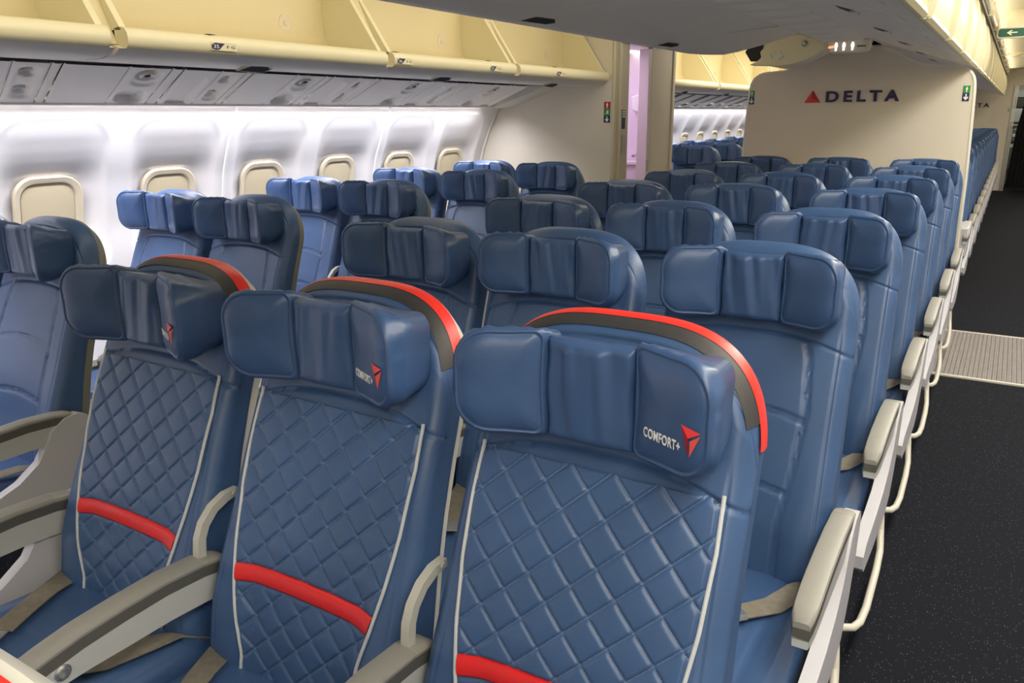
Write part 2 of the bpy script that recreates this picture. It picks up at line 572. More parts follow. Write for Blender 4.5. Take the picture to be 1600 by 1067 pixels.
def bin_meshes(L):
    lip = [(-1.56, 1.748), (-1.525, 1.750), (-1.508, 1.744), (-1.498, 1.732), (-1.495, 1.716), (-1.497, 1.700), (-1.506, 1.688), (-1.53, 1.682), (-1.56, 1.690)]
    m = MB().prism(lip, lambda p, t: (p[0], t, p[1]), 0.0, L)
    lipm = m.mesh('lip', CREAMLIP)
    under = [(-1.515, 1.686), (-1.545, 1.668), (-1.60, 1.659), (-1.70, 1.658), (-1.80, 1.662), (-1.905, 1.668), (-1.905, 1.71), (-1.56, 1.70)]
    um = MB().prism(under, lambda p, t: (p[0], t, p[1]), -0.02, L + 0.02).mesh('underside', BINGREY)
    inn = MB()
    prof = [(-1.53, 1.750), (-1.77, 1.762), (-1.82, 1.782), (-1.845, 1.825), (-1.85, 1.93), (-1.84, 2.11), (-1.80, 2.165)]
    inn.grid([[(x, y, z) for x, z in prof] for y in np.linspace(0.012, L - 0.012, 5)], flip=True)
    outp = [(x - 0.012, z - 0.012) for x, z in prof[:3]] + [(x - 0.012, z + 0.006) for x, z in prof[3:]]
    inn.grid([[(x, y, z) for x, z in outp] for y in (0.012, L - 0.012)])
    im = inn.mesh('liner', CREAM)
    side = [(-1.525, 1.740), (-1.79, 1.752), (-1.865, 1.80), (-1.87, 1.93), (-1.86, 2.12), (-1.815, 2.185), (-1.745, 2.06)]
    sm = MB().prism(side, lambda p, t: (p[0], t, p[1]), 0.0, 0.022).mesh('end_wall', CREAMLIP)
    latch = MB()
    pl = [(0.0, -0.018), (0.11, -0.024), (0.13, 0.0), (0.10, 0.018), (0.03, 0.012)]
    latch.prism(pl, lambda p, t: (-1.604 + p[1] * 1.0 - t, p[0] - 0.065, 1.6545 + p[1] * 0.50 + t), -0.0012, 0.006)
    lm = latch.mesh('latch', BLACK)
    rim = MB().prism([(-0.012, -0.022), (0.112, -0.031), (0.145, 0.0), (0.108, 0.026), (0.022, 0.018)], lambda p, t: (-1.604 + p[1] * 1.0 - t, p[0] - 0.065, 1.6545 + p[1] * 0.50 + t), 0, 0.006)
    rm = rim.mesh('latch_rim', CREAMLIP)
    disc = MB().lathe([(0.036, 0.0), (0.036, 0.004), (0.030, 0.006), (0.022, 0.004), (0.012, 0.004), (0.010, 0.008), (0.004, 0.008)], lambda x, y, h: (-1.849 + h, y, x), 24)
    dm = disc.mesh('vent_disc', FRAME)
    return lipm, um, im, sm, lm, rm, dm


BINS_X, BINS_Z = 0.10, -0.010
blob_pts = [(-0.012, -0.008), (-0.002, -0.011), (0.008, -0.009), (0.018, 0.003), (0.024, 0.009), (-0.004, 0.010), (-0.013, 0.003)]


def placard(parent, y, number, letters):
    m = MB()
    m.prism([(y - 0.020, 1.6985), (y + 0.085, 1.6985), (y + 0.085, 1.725), (y - 0.020, 1.725)], lambda p, t: (-1.4945 + t, p[0], p[1]), 0, 0.0015)
    pl = link('row_placard', m.mesh('row_placard', CREAMLIP), parent)
    b = MB().prism([(y + p[0] * 1.5, 1.7117 + p[1] * 1.1) for p in blob_pts], lambda p, t: (-1.4932 + t, p[0], p[1]), 0, 0.0012)
    link('row_badge', b.mesh('row_badge', NAVY), pl)
    place_text(text_mesh(number, 0.02, 0.0003, WHITE), (-1.4915, y - 0.012, 1.7055), (0, 1, 0), (0, 0, 1), width=0.022, height=0.0115, name='row_number', parent=pl)
    place_text(text_mesh(letters, 0.02, 0.0003, NAVY), (-1.4925, y + 0.044, 1.7065), (0, 1, 0), (0, 0, 1), width=0.034, height=0.009, name='seat_letters', parent=pl)
    # the same row number again on the top of the lip
    u = MB().prism([(y + p[0] - .002, -1.525 + p[1]) for p in blob_pts], lambda p, t: (p[1], p[0], 1.7505 + t), 0, 0.001)
    link('upper_badge', u.mesh('upper_badge', PURPLE), pl)


bin_starts = [-1.76, -0.57, 0.645, 1.915, 2.985]
bin_lens = [1.135, 1.16, 1.225, 1.03, 1.15]
bin_labels = ['open cream overhead bin outside the left edge of the photo', 'open cream overhead bin cut off by the top left corner of the photo',
              'open cream overhead bin with the row 35 badge on its lip', 'open cream overhead bin third along the left wall with two row badges',
              'open cream overhead bin last before the beige bulkhead']


def make_bin(ys, label, L=1.135, group='open bins over the left windows', cache={}):
    t = thing('overhead_bin', label, 'overhead bin', (BINS_X, ys, BINS_Z), group)
    if L not in cache: cache[L] = bin_meshes(L)
    bm_ = cache[L]
    link('lip', bm_[0], t); link('underside', bm_[1], t); link('liner', bm_[2], t)
    link('end_wall', bm_[3], t); link('end_wall', bm_[3], t, (0, L - 0.022, 0))
    link('latch', bm_[4], t, (0, L * 0.48, 0)); link('latch_rim', bm_[5], t, (0, L * 0.48, 0))
    link('vent_disc', bm_[6], t, (0, L * 0.80, 1.862))
    return t


bins = [make_bin(y, l, L) for y, l, L in zip(bin_starts, bin_labels, bin_lens)]
for b, y, num in ((bins[2], 0.325, '35'), (bins[3], 0.035, '36'), (bins[3], 0.785, '37'), (bins[4], 0.435, '38')):
    placard(b, y, num, 'F G')
gapfill = MB()
for y in bin_starts[1:]:
    gapfill.prism([(-1.45, 1.69), (-1.75, 1.70), (-1.76, 2.16), (-1.69, 2.16)], lambda p, t: (p[0], t, p[1]), y - 0.040, y - 0.001)
struct('trim_22', gapfill, CREAM)
fwd = MB().prism([(-1.40, 1.69), (-1.52, 1.645), (-1.80, 1.652), (-1.85, 1.80), (-1.8, 2.16), (-1.62, 2.16), (-1.42, 1.95)], lambda p, t: (p[0], t, p[1]), YF, bin_starts[0] - 0.06)
struct('trim_41', fwd, CREAM)
rfw = MB().prism([(0.135, 1.893), (0.66, 1.738), (0.70, 1.745), (0.75, 1.87), (0.66, 2.10), (0.135, 2.15)], lambda p, t: (p[0], t, p[1]), YF, -0.76)
struct('trim_42', rfw, CREAM)
endcap = MB().rings([[(x, y, z) for x, z in [(-1.56 - e, 1.748 - e * .5), (-1.51 - e, 1.745 - e * .5), (-1.497 - e, 1.716), (-1.508 - e, 1.688 + e * .3), (-1.56 - e, 1.688 + e * .3)]] for y, e in ((4.134, 0), (4.141, .004), (4.146, .012), (4.149, .03))])
link('end_cap', endcap.mesh('end_cap', CREAMLIP), bins[4]).location = (0, -bin_starts[4], 0)
for k in range(9):
    make_bin(5.36 + BINW * k, '%s open cream bin beyond the washroom, over the far windows' % ords[k], group='open bins in the aft cabin')

# ------------------------------------------------------------------ bulkhead, washroom block
BX = -1.36
bk = MB()
zs = [0, .3, .6, 1.0, 1.2, 1.38, 1.53]
poly = [(-wall_x(z) - 0.12, z) for z in zs] + [(-2.3, 2.2), (BX - 0.022, 2.2), (BX - 0.022, 0)]
bk.prism(poly, lambda p, t: (p[0], t, p[1]), Y1, Y1 + 0.03)
struct('wall_bulkhead', bk, BULK)
post = MB()                                      # rounded end post and door jamb
for ya, yb, xa in ((4.146, 4.205, BX - 0.03), (4.205, 4.22, BX - 0.012), (4.22, 4.255, BX - 0.02)):
    post.box((BX - 0.0235, ya, 0), (xa + 0.03, yb, 2.2))
bevel(struct('trim_23', post, DOORM), 0.012, 3)
jamb = MB().box((BX - 0.03, 4.255, 0), (BX + 0.004, 4.375, 1.93))
bevel(struct('trim_24', jamb, DOORM), 0.006)
head = MB().box((BX - 0.05, 4.20, 1.93), (BX + 0.03, 4.80, 1.965))
head.box((BX - 0.05, 4.20, 1.965), (BX, 5.30, 2.2))
struct('trim_25', head, BULKEDGE)
sidew = MB().box((BX - 0.04, 4.79, 0), (BX, 5.20, 2.0))
sidew.box((BX - 0.05, 5.20, 0), (BX + 0.012, 5.235, 2.2))
sidew.box((BX - 0.04, 5.235, 0), (BX + 0.0, 5.28, 2.2))
bevel(struct('wall_washroom', sidew, BULK), 0.005)
lav = MB()
lav.box((-2.45, Y1 + 0.035, 0.0), (-2.40, 5.25, 2.05))
struct('wall_washroom_inside', lav, LAVWALL)
struct('wall_washroom_back', MB().box((-2.45, 5.20, 0.0), (BX - 0.05, 5.25, 2.05)), LAVWALL)
struct('ceiling_washroom', MB().box((-2.45, Y1 + 0.035, 1.935), (BX - 0.05, 5.25, 1.96)), LAVWALL)
closer = MB().box((-2.6, 5.26, 0), (BX - 0.04, 5.29, 2.2))
struct('wall_washroom_aft', closer, BULK)

# folding washroom door leaf, half open against the aft jamb
t = thing('washroom_door', 'narrow pale door leaf standing open in the violet-lit washroom doorway', 'door', (BX - 0.03, 4.735, 0))
bevel(link('leaf', MB().box((-0.05, 0, 0.01), (0.03, 0.052, 1.92)).mesh('leaf', LAVWALL), t), 0.004)
link('latch', MB().box((0.03, 0.008, 1.05), (0.036, 0.026, 1.13)).mesh('latch', ALU), t)
t = thing('washroom_counter', 'pale pink washroom counter with a small tap seen through the open door', 'counter', (-2.0, 4.95, 0))
bevel(link('counter_top', MB().box((-0.38, 0.08, 1.075), (0.55, 0.24, 1.105)).mesh('counter_top', LAVWALL), t), 0.006)
link('base', MB().box((-0.38, 0.10, 0.0), (0.53, 0.24, 1.075)).mesh('base', LAVWALL), t)
link('tap', MB().tube([(0.40, 0.19, 1.10), (0.40, 0.19, 1.135), (0.40, 0.17, 1.15), (0.40, 0.10, 1.145)], 0.012).mesh('tap', METAL), t)
t = thing('soap_dispenser', 'white folded wall dispenser in the violet washroom', 'dispenser', (-1.59, 5.195, 1.55))
bevel(link('body', MB().prism([(-0.07, -0.06), (0.06, -0.08), (0.08, 0.03), (0.0, 0.07), (-0.08, 0.05)], lambda p, t: (p[0], -t, p[1]), 0, 0.06).mesh('body', WHITE), t), 0.01)
link('nozzle', MB().box((-0.012, -0.075, -0.05), (0.012, -0.058, 0.0)).mesh('nozzle', ALU), t)
t = thing('washroom_lamp', 'two glowing oval lamps in the washroom ceiling', 'lamp', (-1.66, 5.02, 1.934))
for dx, dy in ((-.02, 0.02), (.05, .16)):
    link('lamp_lens', MB().lathe([(0.085, 0), (0.08, -0.008), (0.05, -0.014)], lambda x, y, h: (x + dx, y * .6 + dy, h)).mesh('lamp_lens', LIT), t)


def decal(mb, pts, fn, t=0.001, mi=0):
    mb.prism(pts, lambda p, k: fn(p[0], p[1], k), 0, t, mi)


def arrow_pts(cx, cz, h, ang=0.0):
    """flat arrow that points down; ang turns it"""
    a = [(0, -1), (.75, -.15), (.45, -.05 + .25), (.2, -.2), (.2, 1), (-.2, 1), (-.2, -.2), (-.45, .2), (-.75, -.15)]
    ca, sa = math.cos(ang), math.sin(ang)
    return [(cx + h / 2 * (x * ca - z * sa), cz + h / 2 * (x * sa + z * ca)) for x, z in a]


def man_pts(cx, cz, h):
    a = [(-.12, .62), (.12, .62), (.16, .85), (.0, 1.0), (-.16, .85), (-.12, .62), (-.3, .55), (-.34, -.1), (-.18, -.1), (-.16, -1), (.16, -1), (.18, -.1), (.34, -.1), (.3, .55)]
    return [(cx + h / 2 * x, cz + h / 2 * z) for x, z in a]


def flight_sign(label, fn, parts, loc=(0, 0, 0)):
    """small stacked sign; parts: list of (material, z0, z1, icon)"""
    t = thing('direction_sign', label, 'sign', loc)
    for m, x0, x1, z0, z1, icon in parts:
        p = link('plate', MB().prism([(x0, z0), (x1, z0), (x1, z1), (x0, z1)], lambda q, k: fn(q[0], q[1], k), 0, 0.003).mesh('plate', m), t)
        cx, cz_, h = (x0 + x1) / 2, (z0 + z1) / 2, (z1 - z0) * 0.78
        g = MB()
        if icon == 'arrow': pts = arrow_pts(cx, cz_, h)
        elif icon == 'man': pts = man_pts(cx, cz_, h)
        else: pts = [(cx - h * .28, cz_ - h * .3), (cx + h * .28, cz_ - h * .3), (cx + h * .28, cz_ + h * .35), (cx - h * .1, cz_ + h * .35), (cx - h * .1, cz_ + h * .1), (cx + h * .05, cz_ + h * .1), (cx + h * .05, cz_ - h * .1), (cx - h * .28, cz_ - h * .1)]
        g.prism(pts, lambda q, k: fn(q[0], q[1], 0.003 + k), 0, 0.001)
        link('symbol', g.mesh('symbol', WHITE), p)
    return t


fb = lambda x, z, k: (x, -k, z)
flight_sign('red, green and navy stacked washroom sign on the beige bulkhead', fb, [
    (SIGNRED, -1.437, -1.390, 1.502, 1.548, 'man'), (GREEN, -1.437, -1.390, 1.458, 1.502, 'bag'), (NAVY, -1.437, -1.390, 1.412, 1.458, 'arrow')], (0, Y1, 0))
t = thing('door_placard', 'dark blue placard with white lettering on the washroom door jamb', 'sign', (BX + 0.004, 0, 0))
link('plate', MB().box((0, 4.262, 1.368), (0.003, 4.318, 1.495)).mesh('plate', NAVY), t)
lines = MB()
for z in (1.478, 1.462): lines.box((0.003, 4.268, z), (0.004, 4.312, z + 0.010))
for y in (4.268, 4.285, 4.300): lines.box((0.003, y, 1.444), (0.004, y + 0.010, 1.456))
link('print', lines.mesh('print', WHITE), t)
t = thing('ashtray', 'square metal ashtray flap set in the washroom door jamb', 'ashtray', (BX + 0.004, 0, 0))
link('flap', MB().box((0, 4.262, 1.205), (0.006, 4.335, 1.325)).mesh('flap', ALU), t)
link('rim', MB().box((0, 4.256, 1.325), (0.008, 4.341, 1.331)).mesh('rim', DOORM), t)

# ------------------------------------------------------------------ centre ceiling: bins and service strip
def centre_strip(ya, yb):
    ys = np.arange(ya, yb, 0.02); xs = np.linspace(-0.14, 0.14, 15)
    P = []
    for y in ys:
        ph = (y - 0.3) % 0.30
        bump = 0.026 * math.exp(-((ph - 0.15) / 0.035) ** 2) - 0.010 * math.exp(-((ph - 0.07) / 0.03) ** 2)
        P.append([(x, y + 0.25 * (x + .14) * (1 if True else 0), 1.893 - bump * (1 - (abs(x) / .14) ** 4)) for x in xs])
    return MB().grid(P, flip=False)


cs = centre_strip(YF, 4.66)
struct('trim_26', cs, BINGREY, angle=180)
cs2 = centre_strip(5.0, 16.6)
struct('trim_27', cs2, BINGREY, angle=180)

# left centre bins: forward one ends with a rounded corner, aft ones start with a bare end plate
prof_cl = [(-0.135, 1.893), (-0.30, 1.848), (-0.44, 1.803), (-0.535, 1.776), (-0.572, 1.772), (-0.60, 1.785), (-0.615, 1.83), (-0.56, 2.16), (-0.135, 2.17)]


def shrink(prof, k, cx=-0.135, czz=1.95):
    return [(cx + (x - cx) * k, max(z, 1.893 + 0.267 * ((x - cx) * k)) if k < 1 else z) for x, z in prof]


t = thing('overhead_bin', 'grey rounded underside of the open centre bin above the middle seats', 'overhead bin', (0, 0, 0), 'centre bins')
rings = [[(x, y, z) for x, z in shrink(prof_cl, k)] for y, k in ((YF, 1), (1.0, 1), (3.35, 1), (3.55, .985), (3.70, .93), (3.80, .84), (3.87, .70), (3.91, .45), (3.92, .15))]
link('body', MB().rings(rings).mesh('body', BINGREY, angle=60), t)
for y in (0.30, 1.55, 2.80):
    pl = [(0.0, -0.03), (0.16, -0.022), (0.19, 0.0), (0.15, 0.022), (0.03, 0.014)]
    nx, nz = -0.267, -0.964
    def fl_(p, k, y=y): return (-0.50 + p[1] * 0.93 + nx * (k), y + p[0], 1.787 - p[1] * -0.27 + nz * k)
    link('latch_rim', MB().prism([(a * 1.15 - .012, b * 1.4) for a, b in pl], fl_, -0.004, 0.0015).mesh('latch_rim', CREAMLIP), t)
    link('latch', MB().prism(pl, fl_, 0, 0.003).mesh('latch', BLACK), t)
seam = MB().tube([(-0.14 - (0.46) * k, 2.95 + 0.5 * (1 - k) ** 2, 1.893 - 0.262 * (0.46 * k) - 0.0035) for k in np.linspace(0, 1, 12)], 0.0022, 6)
link('seam', seam.mesh('seam', PSUPOCKET), t)

plate_px = [(-0.60, 1.772), (-0.57, 1.766), (-0.41, 1.757), (-0.325, 1.765), (-0.25, 1.786), (-0.19, 1.815), (-0.125, 1.858), (-0.125, 1.91), (-0.20, 1.93), (-0.34, 1.955), (-0.423, 1.936), (-0.49, 1.90), (-0.535, 1.85), (-0.525, 1.815), (-0.555, 1.79)]
t = thing('overhead_bin', 'centre bin behind the divider line with a bare cream end plate and hinge', 'overhead bin', (0, 0, 0), 'centre bins')
ep = bevel(link('end_plate', MB().prism(plate_px, lambda p, k: (p[0], k, p[1]), 4.60, 4.635).mesh('end_plate', CREAMLIP), t), 0.008, 3)
link('hinge', MB().prism([(-0.45, 1.822), (-0.395, 1.838), (-0.375, 1.82), (-0.41, 1.795)], lambda p, k: (p[0], k, p[1]), 4.585, 4.602).mesh('hinge', BULKEDGE), ep)
for x, z in ((-.46, 1.83), (-.455, 1.812), (-.44, 1.845), (-.40, 1.845)):
    link('rivet', MB().lathe([(0.006, 0), (0.005, 0.004)], lambda a, b, h: (x + a, 4.60 - h, z + b), 10).mesh('rivet', ALU), ep)
link('lock_pin', MB().lathe([(0.020, 0), (0.020, 0.006), (0.012, 0.012), (0.010, 0.03)], lambda a, b, h: (-0.255 + a, 4.60 - h, 1.887 + b), 16).mesh('lock_pin', ALU), ep)
prof_aft = [(-0.125, 1.885), (-0.20, 1.845), (-0.30, 1.795), (-0.40, 1.768), (-0.50, 1.766), (-0.53, 1.80), (-0.50, 2.16), (-0.125, 2.17)]
link('body', MB().rings([[(x, y, z) for x, z in prof_aft] for y in (4.636, 16.6)]).mesh('body', BINGREY), t)
brk = MB().prism([(-0.62, 1.80), (-0.55, 1.80), (-0.52, 1.90), (-0.58, 1.98), (-0.66, 1.86)], lambda p, k: (p[0], k, p[1]), 4.70, 4.74)
link('bracket', brk.mesh('bracket', BLACK), t)

# right centre bins: closed doors with raised frames
RB_Y0, RB_W = -0.75, 0.86
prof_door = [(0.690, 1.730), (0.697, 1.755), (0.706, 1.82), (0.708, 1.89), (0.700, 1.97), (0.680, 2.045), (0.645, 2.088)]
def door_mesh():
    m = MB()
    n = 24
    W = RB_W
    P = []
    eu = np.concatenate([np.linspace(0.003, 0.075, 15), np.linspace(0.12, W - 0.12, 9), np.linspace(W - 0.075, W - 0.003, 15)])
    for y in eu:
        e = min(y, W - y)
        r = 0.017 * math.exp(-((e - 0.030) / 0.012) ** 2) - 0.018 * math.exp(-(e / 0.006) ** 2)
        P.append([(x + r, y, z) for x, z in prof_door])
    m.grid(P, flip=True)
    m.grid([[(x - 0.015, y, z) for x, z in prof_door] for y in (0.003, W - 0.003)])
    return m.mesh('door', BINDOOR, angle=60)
def rbin_under():
    p = [(0.135, 1.893), (0.40, 1.814), (0.66, 1.738), (0.688, 1.730), (0.66, 1.76), (0.40, 1.84), (0.135, 1.92)]
    return MB().prism(p, lambda q, k: (q[0], k, q[1]), 0.003, RB_W - 0.003).mesh('underside', BINGREY)
dmesh, umesh = door_mesh(), rbin_under()
lipm2 = MB().prism([(0.66, 1.736), (0.692, 1.726), (0.704, 1.736), (0.700, 1.752), (0.675, 1.752)], lambda q, k: (q[0], k, q[1]), 0.0, RB_W - 0.03).mesh('lower_edge', CREAMLIP)
fl2 = lambda p, k: (0.405 + p[1], p[0], 1.8125 - p[1] * 0.29 - k)
pl2 = [(0.30, -0.026), (0.40, -0.030), (0.52, 0.0), (0.42, 0.026), (0.33, 0.020)]
lt_rim = MB().prism([(0.29, -0.034), (0.40, -0.040), (0.55, 0.0), (0.43, 0.036), (0.32, 0.028)], fl2, -0.004, 0.002).mesh('latch_rim', BINGREY)
lt_bl = MB().prism(pl2, fl2, 0, 0.003).mesh('latch', BLACK)
lt_w = MB().prism([(0.40, 0.004), (0.50, 0.004), (0.46, 0.030), (0.40, 0.030)], fl2, 0, 0.005).mesh('latch_grip', BULKEDGE)
pn_me = MB().prism([(0.10, 0.10), (0.32, 0.10), (0.32, 0.20), (0.10, 0.20)], fl2, -0.002, 0.0025).mesh('cover_plate', BINGREY)
nrb = 20
for k in range(nrb):
    y = RB_Y0 + RB_W * k
    lab = '%s closed cream centre bin counting back from the top edge of the photo' % ords[k - 1] if 1 <= k < 16 else ('closed cream centre bin directly above the camera' if k == 0 else 'closed cream centre bin %s from the far end wall' % ords[nrb - 1 - k])
    t = thing('overhead_bin', lab, 'overhead bin', (0, y, 0), 'closed bins along the right aisle')
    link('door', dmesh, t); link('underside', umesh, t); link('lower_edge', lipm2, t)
    if k < 9:
        link('latch_rim', lt_rim, t); l = link('latch', lt_bl, t); link('latch_grip', lt_w, l)
        link('cover_plate', pn_me, t)
        link('cover_plate', pn_me, t, (0, 0.36, 0))
top = MB().prism([(0.135, 1.95), (0.64, 1.95), (0.64, 2.2), (0.135, 2.2)], lambda q, k: (q[0], k, q[1]), RB_Y0, RB_Y0 + RB_W * nrb)
struct('trim_28', top, CREAM)
# lamp trough above the right bins with mirror reflectors
for k in range(14):
    y = -0.4 + 1.22 * k
    t = thing('light_fixture', ('%s mirrored light trough along the ceiling above the right bins' % ords[k]), 'light fixture', (0, y, 0), 'light troughs over the right aisle')
    tr = MB().rings([[(0.688 + 0.044 * math.cos(a), yy, 2.135 + 0.046 * math.sin(a)) for a in np.linspace(math.radians(180), math.radians(360), 12)] for yy in (0.01, 1.20)], cap0=False, cap1=False)
    link('reflector', tr.mesh('reflector', TUBE), t)
    link('slot', MB().box((0.680, 0.01, 2.083), (0.694, 1.20, 2.092)).mesh('slot', BLACK), t)
    link('end_clip', MB().box((0.643, -0.010, 2.088), (0.733, 0.008, 2.17)).mesh('end_clip', CEIL), t)

# ceiling rib and recessed ceiling panels above the right aisle
for i, y in enumerate((4.7, 8.3, 11.9)):
    r = MB().prism([(0.74, 2.14), (0.84, 2.15), (0.92, 2.185), (1.5, 2.185), (1.5, 2.215), (0.74, 2.215)], lambda p, k: (p[0], k, p[1]), y, y + 0.16)
    bevel(struct('trim_%d' % (30 + i), r, CEIL), 0.01, 2)
    pnl = MB().box((0.90, y + 0.55, 2.192), (1.30, y + 0.95, 2.205))
    bevel(struct('trim_%d' % (33 + i), pnl, CEIL), 0.01, 2)

# exit sign hanging across the right aisle
t = thing('exit_sign', 'dark green sign with a pale arrow hanging over the right aisle', 'sign', (0, 6.5, 0))
def rrect(x0, x1, z0, z1, r, n=4):
    pts = []
    for cx_, cz_, a0 in ((x1 - r, z1 - r, 0), (x0 + r, z1 - r, 90), (x0 + r, z0 + r, 180), (x1 - r, z0 + r, 270)):
        for k in range(n + 1):
            a = math.radians(a0 + 90 * k / n); pts.append((cx_ + r * math.cos(a), cz_ + r * math.sin(a)))
    return pts
pz = lambda p, k: (p[0], k, p[1])
link('frame', MB().prism(rrect(0.742, 1.26, 1.995, 2.070, .02), pz, -0.012, 0.03).mesh('frame', ALU), t)
link('face', MB().prism(rrect(0.750, 1.252, 2.003, 2.062, .016), pz, -0.016, -0.010).mesh('face', DKGREEN), t)
am = MB()
am.prism([(0.805, 2.0325), (0.835, 2.052), (0.842, 2.047), (0.828, 2.037), (0.875, 2.037), (0.875, 2.029), (0.828, 2.029), (0.842, 2.018), (0.835, 2.013)], pz, -0.018, -0.0155)
link('arrow', am.mesh('arrow', mat('arrow_pale', (.75, .8, .6), .5)), t)
link('hanger', MB().box((0.80, 0, 2.07), (1.2, 0.02, 2.20)).mesh('hanger', CEIL), t)

# lit washroom sign under the centre strip
t = thing('washroom_sign', 'small cream lit sign with seated and standing figures above the divider', 'sign', (0, 4.5, 0))
bevel(link('housing', MB().prism([(-0.098, 1.89), (0.150, 1.89), (0.138, 1.826), (0.10, 1.818), (-0.078, 1.818)], pz, 0, 0.09).mesh('housing', BULK), t), 0.005)
for (a, m) in (((-0.045), LIT), (0.0, LIT), (0.05, LIT)):
    link('figure', MB().prism(man_pts(a, 1.853, 0.048), pz, -0.003, 0.001).mesh('figure', m), t)
link('bar_symbol', MB().prism([(-0.090, 1.844), (-0.060, 1.846), (-0.060, 1.858), (-0.090, 1.854)], pz, -0.003, 0.001).mesh('bar_symbol', LITRED), t)
link('faint_print', MB().box((0.075, -0.002, 1.846), (0.125, 0.0, 1.854)).mesh('faint_print', ARMBAND), t)

# ------------------------------------------------------------------ cream divider with lettering
DY = 5.06
right = [(0, 1.885), (0.14, 1.872), (0.22, 1.84), (0.30, 1.795), (0.37, 1.762), (0.45, 1.744), (0.53, 1.737), (0.60, 1.735), (0.65, 1.722), (0.685, 1.69), (0.703, 1.64), (0.712, 1.5), (0.735, 0.9), (0.74, 0.02)]
outline = [(-x, z) for x, z in right[::-1]] + right[1:]
for _ in range(3):
    o2 = [outline[0]]
    for a, b in zip(outline[:-1], outline[1:]):
        o2 += [(a[0] * .75 + b[0] * .25, a[1] * .75 + b[1] * .25), (a[0] * .25 + b[0] * .75, a[1] * .25 + b[1] * .75)]
    outline = o2 + [outline[-1]]
t = thing('cabin_divider', 'tall cream divider panel with wavy top behind the last middle seats', 'divider', (0, DY, 0))
link('panel', MB().prism(outline, pz, -0.012, 0.012).mesh('panel', BULK), t)
edge = MB()
rr_ = []
for i, (x, z) in enumerate(outline):
    a = outline[max(0, i - 1)]; b = outline[min(len(outline) - 1, i + 1)]
    tx, tz = b[0] - a[0], b[1] - a[1]; L = math.hypot(tx, tz)
    nx, nz = -tz / L, tx / L
    rr_.append([(x - nx * .002, -0.016, z - nz * .002), (x + nx * .011, -0.014, z + nz * .011), (x + nx * .011, 0.014, z + nz * .011), (x - nx * .002, 0.016, z - nz * .002)])
link('edge_trim', edge.rings(rr_).mesh('edge_trim', BULKEDGE), t)


def widget(parent, cx, z0, w, h, y):
    """triangular red emblem in three facets"""
    A, L, Rr, Cc = (cx, z0 + h), (cx - w / 2, z0), (cx + w / 2, z0), (cx, z0 + h * .30)
    lg = link('emblem', MB().add([(A[0], y - .016, A[1]), (L[0], y - .006, L[1]), (Cc[0], y - .018, Cc[1]), (A[0], y, A[1]), (L[0], y, L[1])], [(0, 1, 2), (0, 3, 4, 1)]).mesh('emblem', LOGO_A, smooth=False), parent)
    link('facet', MB().add([(A[0] + .001, y - .016, A[1]), (Cc[0] + .001, y - .018, Cc[1]), (Rr[0], y - .006, Rr[1]), (A[0], y, A[1]), (Rr[0], y, Rr[1])], [(0, 1, 2), (0, 2, 4, 3)]).mesh('facet', LOGO_B, smooth=False), lg)
    link('facet', MB().add([(L[0], y - .006, L[1]), (Rr[0], y - .006, Rr[1]), (Cc[0], y - .018, Cc[1] - .001), (L[0], y, L[1]), (Rr[0], y, Rr[1])], [(0, 1, 2), (0, 3, 4, 1)]).mesh('facet', LOGO_C, smooth=False), lg)


widget(t, -0.268, 1.530, 0.108, 0.082, -0.012)
o = place_text(text_mesh('DELTA', 0.1, 0.004, PURPLE, spacing=1.42, bold=0.0035), (-0.180, -0.018, 1.532), (1, 0, 0), (0, 0, 1), width=0.462, height=0.073, name='lettering', parent=t)
for side, xs_ in (('left', (-0.708, -0.672)), ('right', (0.646, 0.685))):
    flight_sign('green and navy arrow sign at the %s edge of the cream divider' % side, lambda x, z, k: (x, -k, z), [
        (GREEN, xs_[0], xs_[1], 1.575, 1.620, 'man'), (NAVY, xs_[0], xs_[1], 1.525, 1.575, 'arrow')], (0, DY - 0.012, 0))

# ------------------------------------------------------------------ far end wall, galley
we = MB().box((-1.0, 16.9, 0), (0.84, 16.95, 2.2))
struct('wall_aft', we, BULK)
wr2 = MB().box((-2.6, 16.9, 0), (-1.6, 16.95, 2.2)).box((-1.6, 16.9, 1.95), (-1.0, 16.95, 2.2)).box((0.84, 16.9, 1.90), (2.5, 16.95, 2.2)).box((1.42, 16.9, 0), (2.5, 16.95, 1.9)).box((-2.6, 19.3, 0), (2.5, 19.4, 2.2))
struct('wall_aft_doorways', wr2, BULK)
ds = thing('wall_lettering', 'dark lettering on the far end wall beyond the aft seats', 'lettering', (0, 16.895, 0))
place_text(text_mesh('DELTA', 0.1, 0.004, PURPLE, spacing=1.42, bold=0.0035), (-0.02, 0, 1.53), (1, 0, 0), (0, 0, 1), width=0.50, height=0.075, name='letters', parent=ds)
widget(ds, -0.115, 1.528, 0.108, 0.082, 0.0)
tp = MB()
for x in (0.845, 0.868, 0.893): tp.box((x, 16.86, 0), (x + 0.017, 16.96, 1.90))
struct('trim_36', tp, ALU)
flight_sign('tiny green sign on the far end wall beside the galley opening', fb, [(GREEN, 0.785, 0.81, 1.44, 1.475, 'man'), (GREEN, 0.785, 0.81, 1.475, 1.51, 'arrow')], (0, 16.899, 0))
t = thing('galley_unit', 'dim grey green galley with trolley boxes beyond the aisle end', 'galley', (0, 18.6, 0))
link('carcass', MB().box((0.80, 0.04, 0), (2.0, 0.5, 2.1)).mesh('carcass', GALLEY), t)
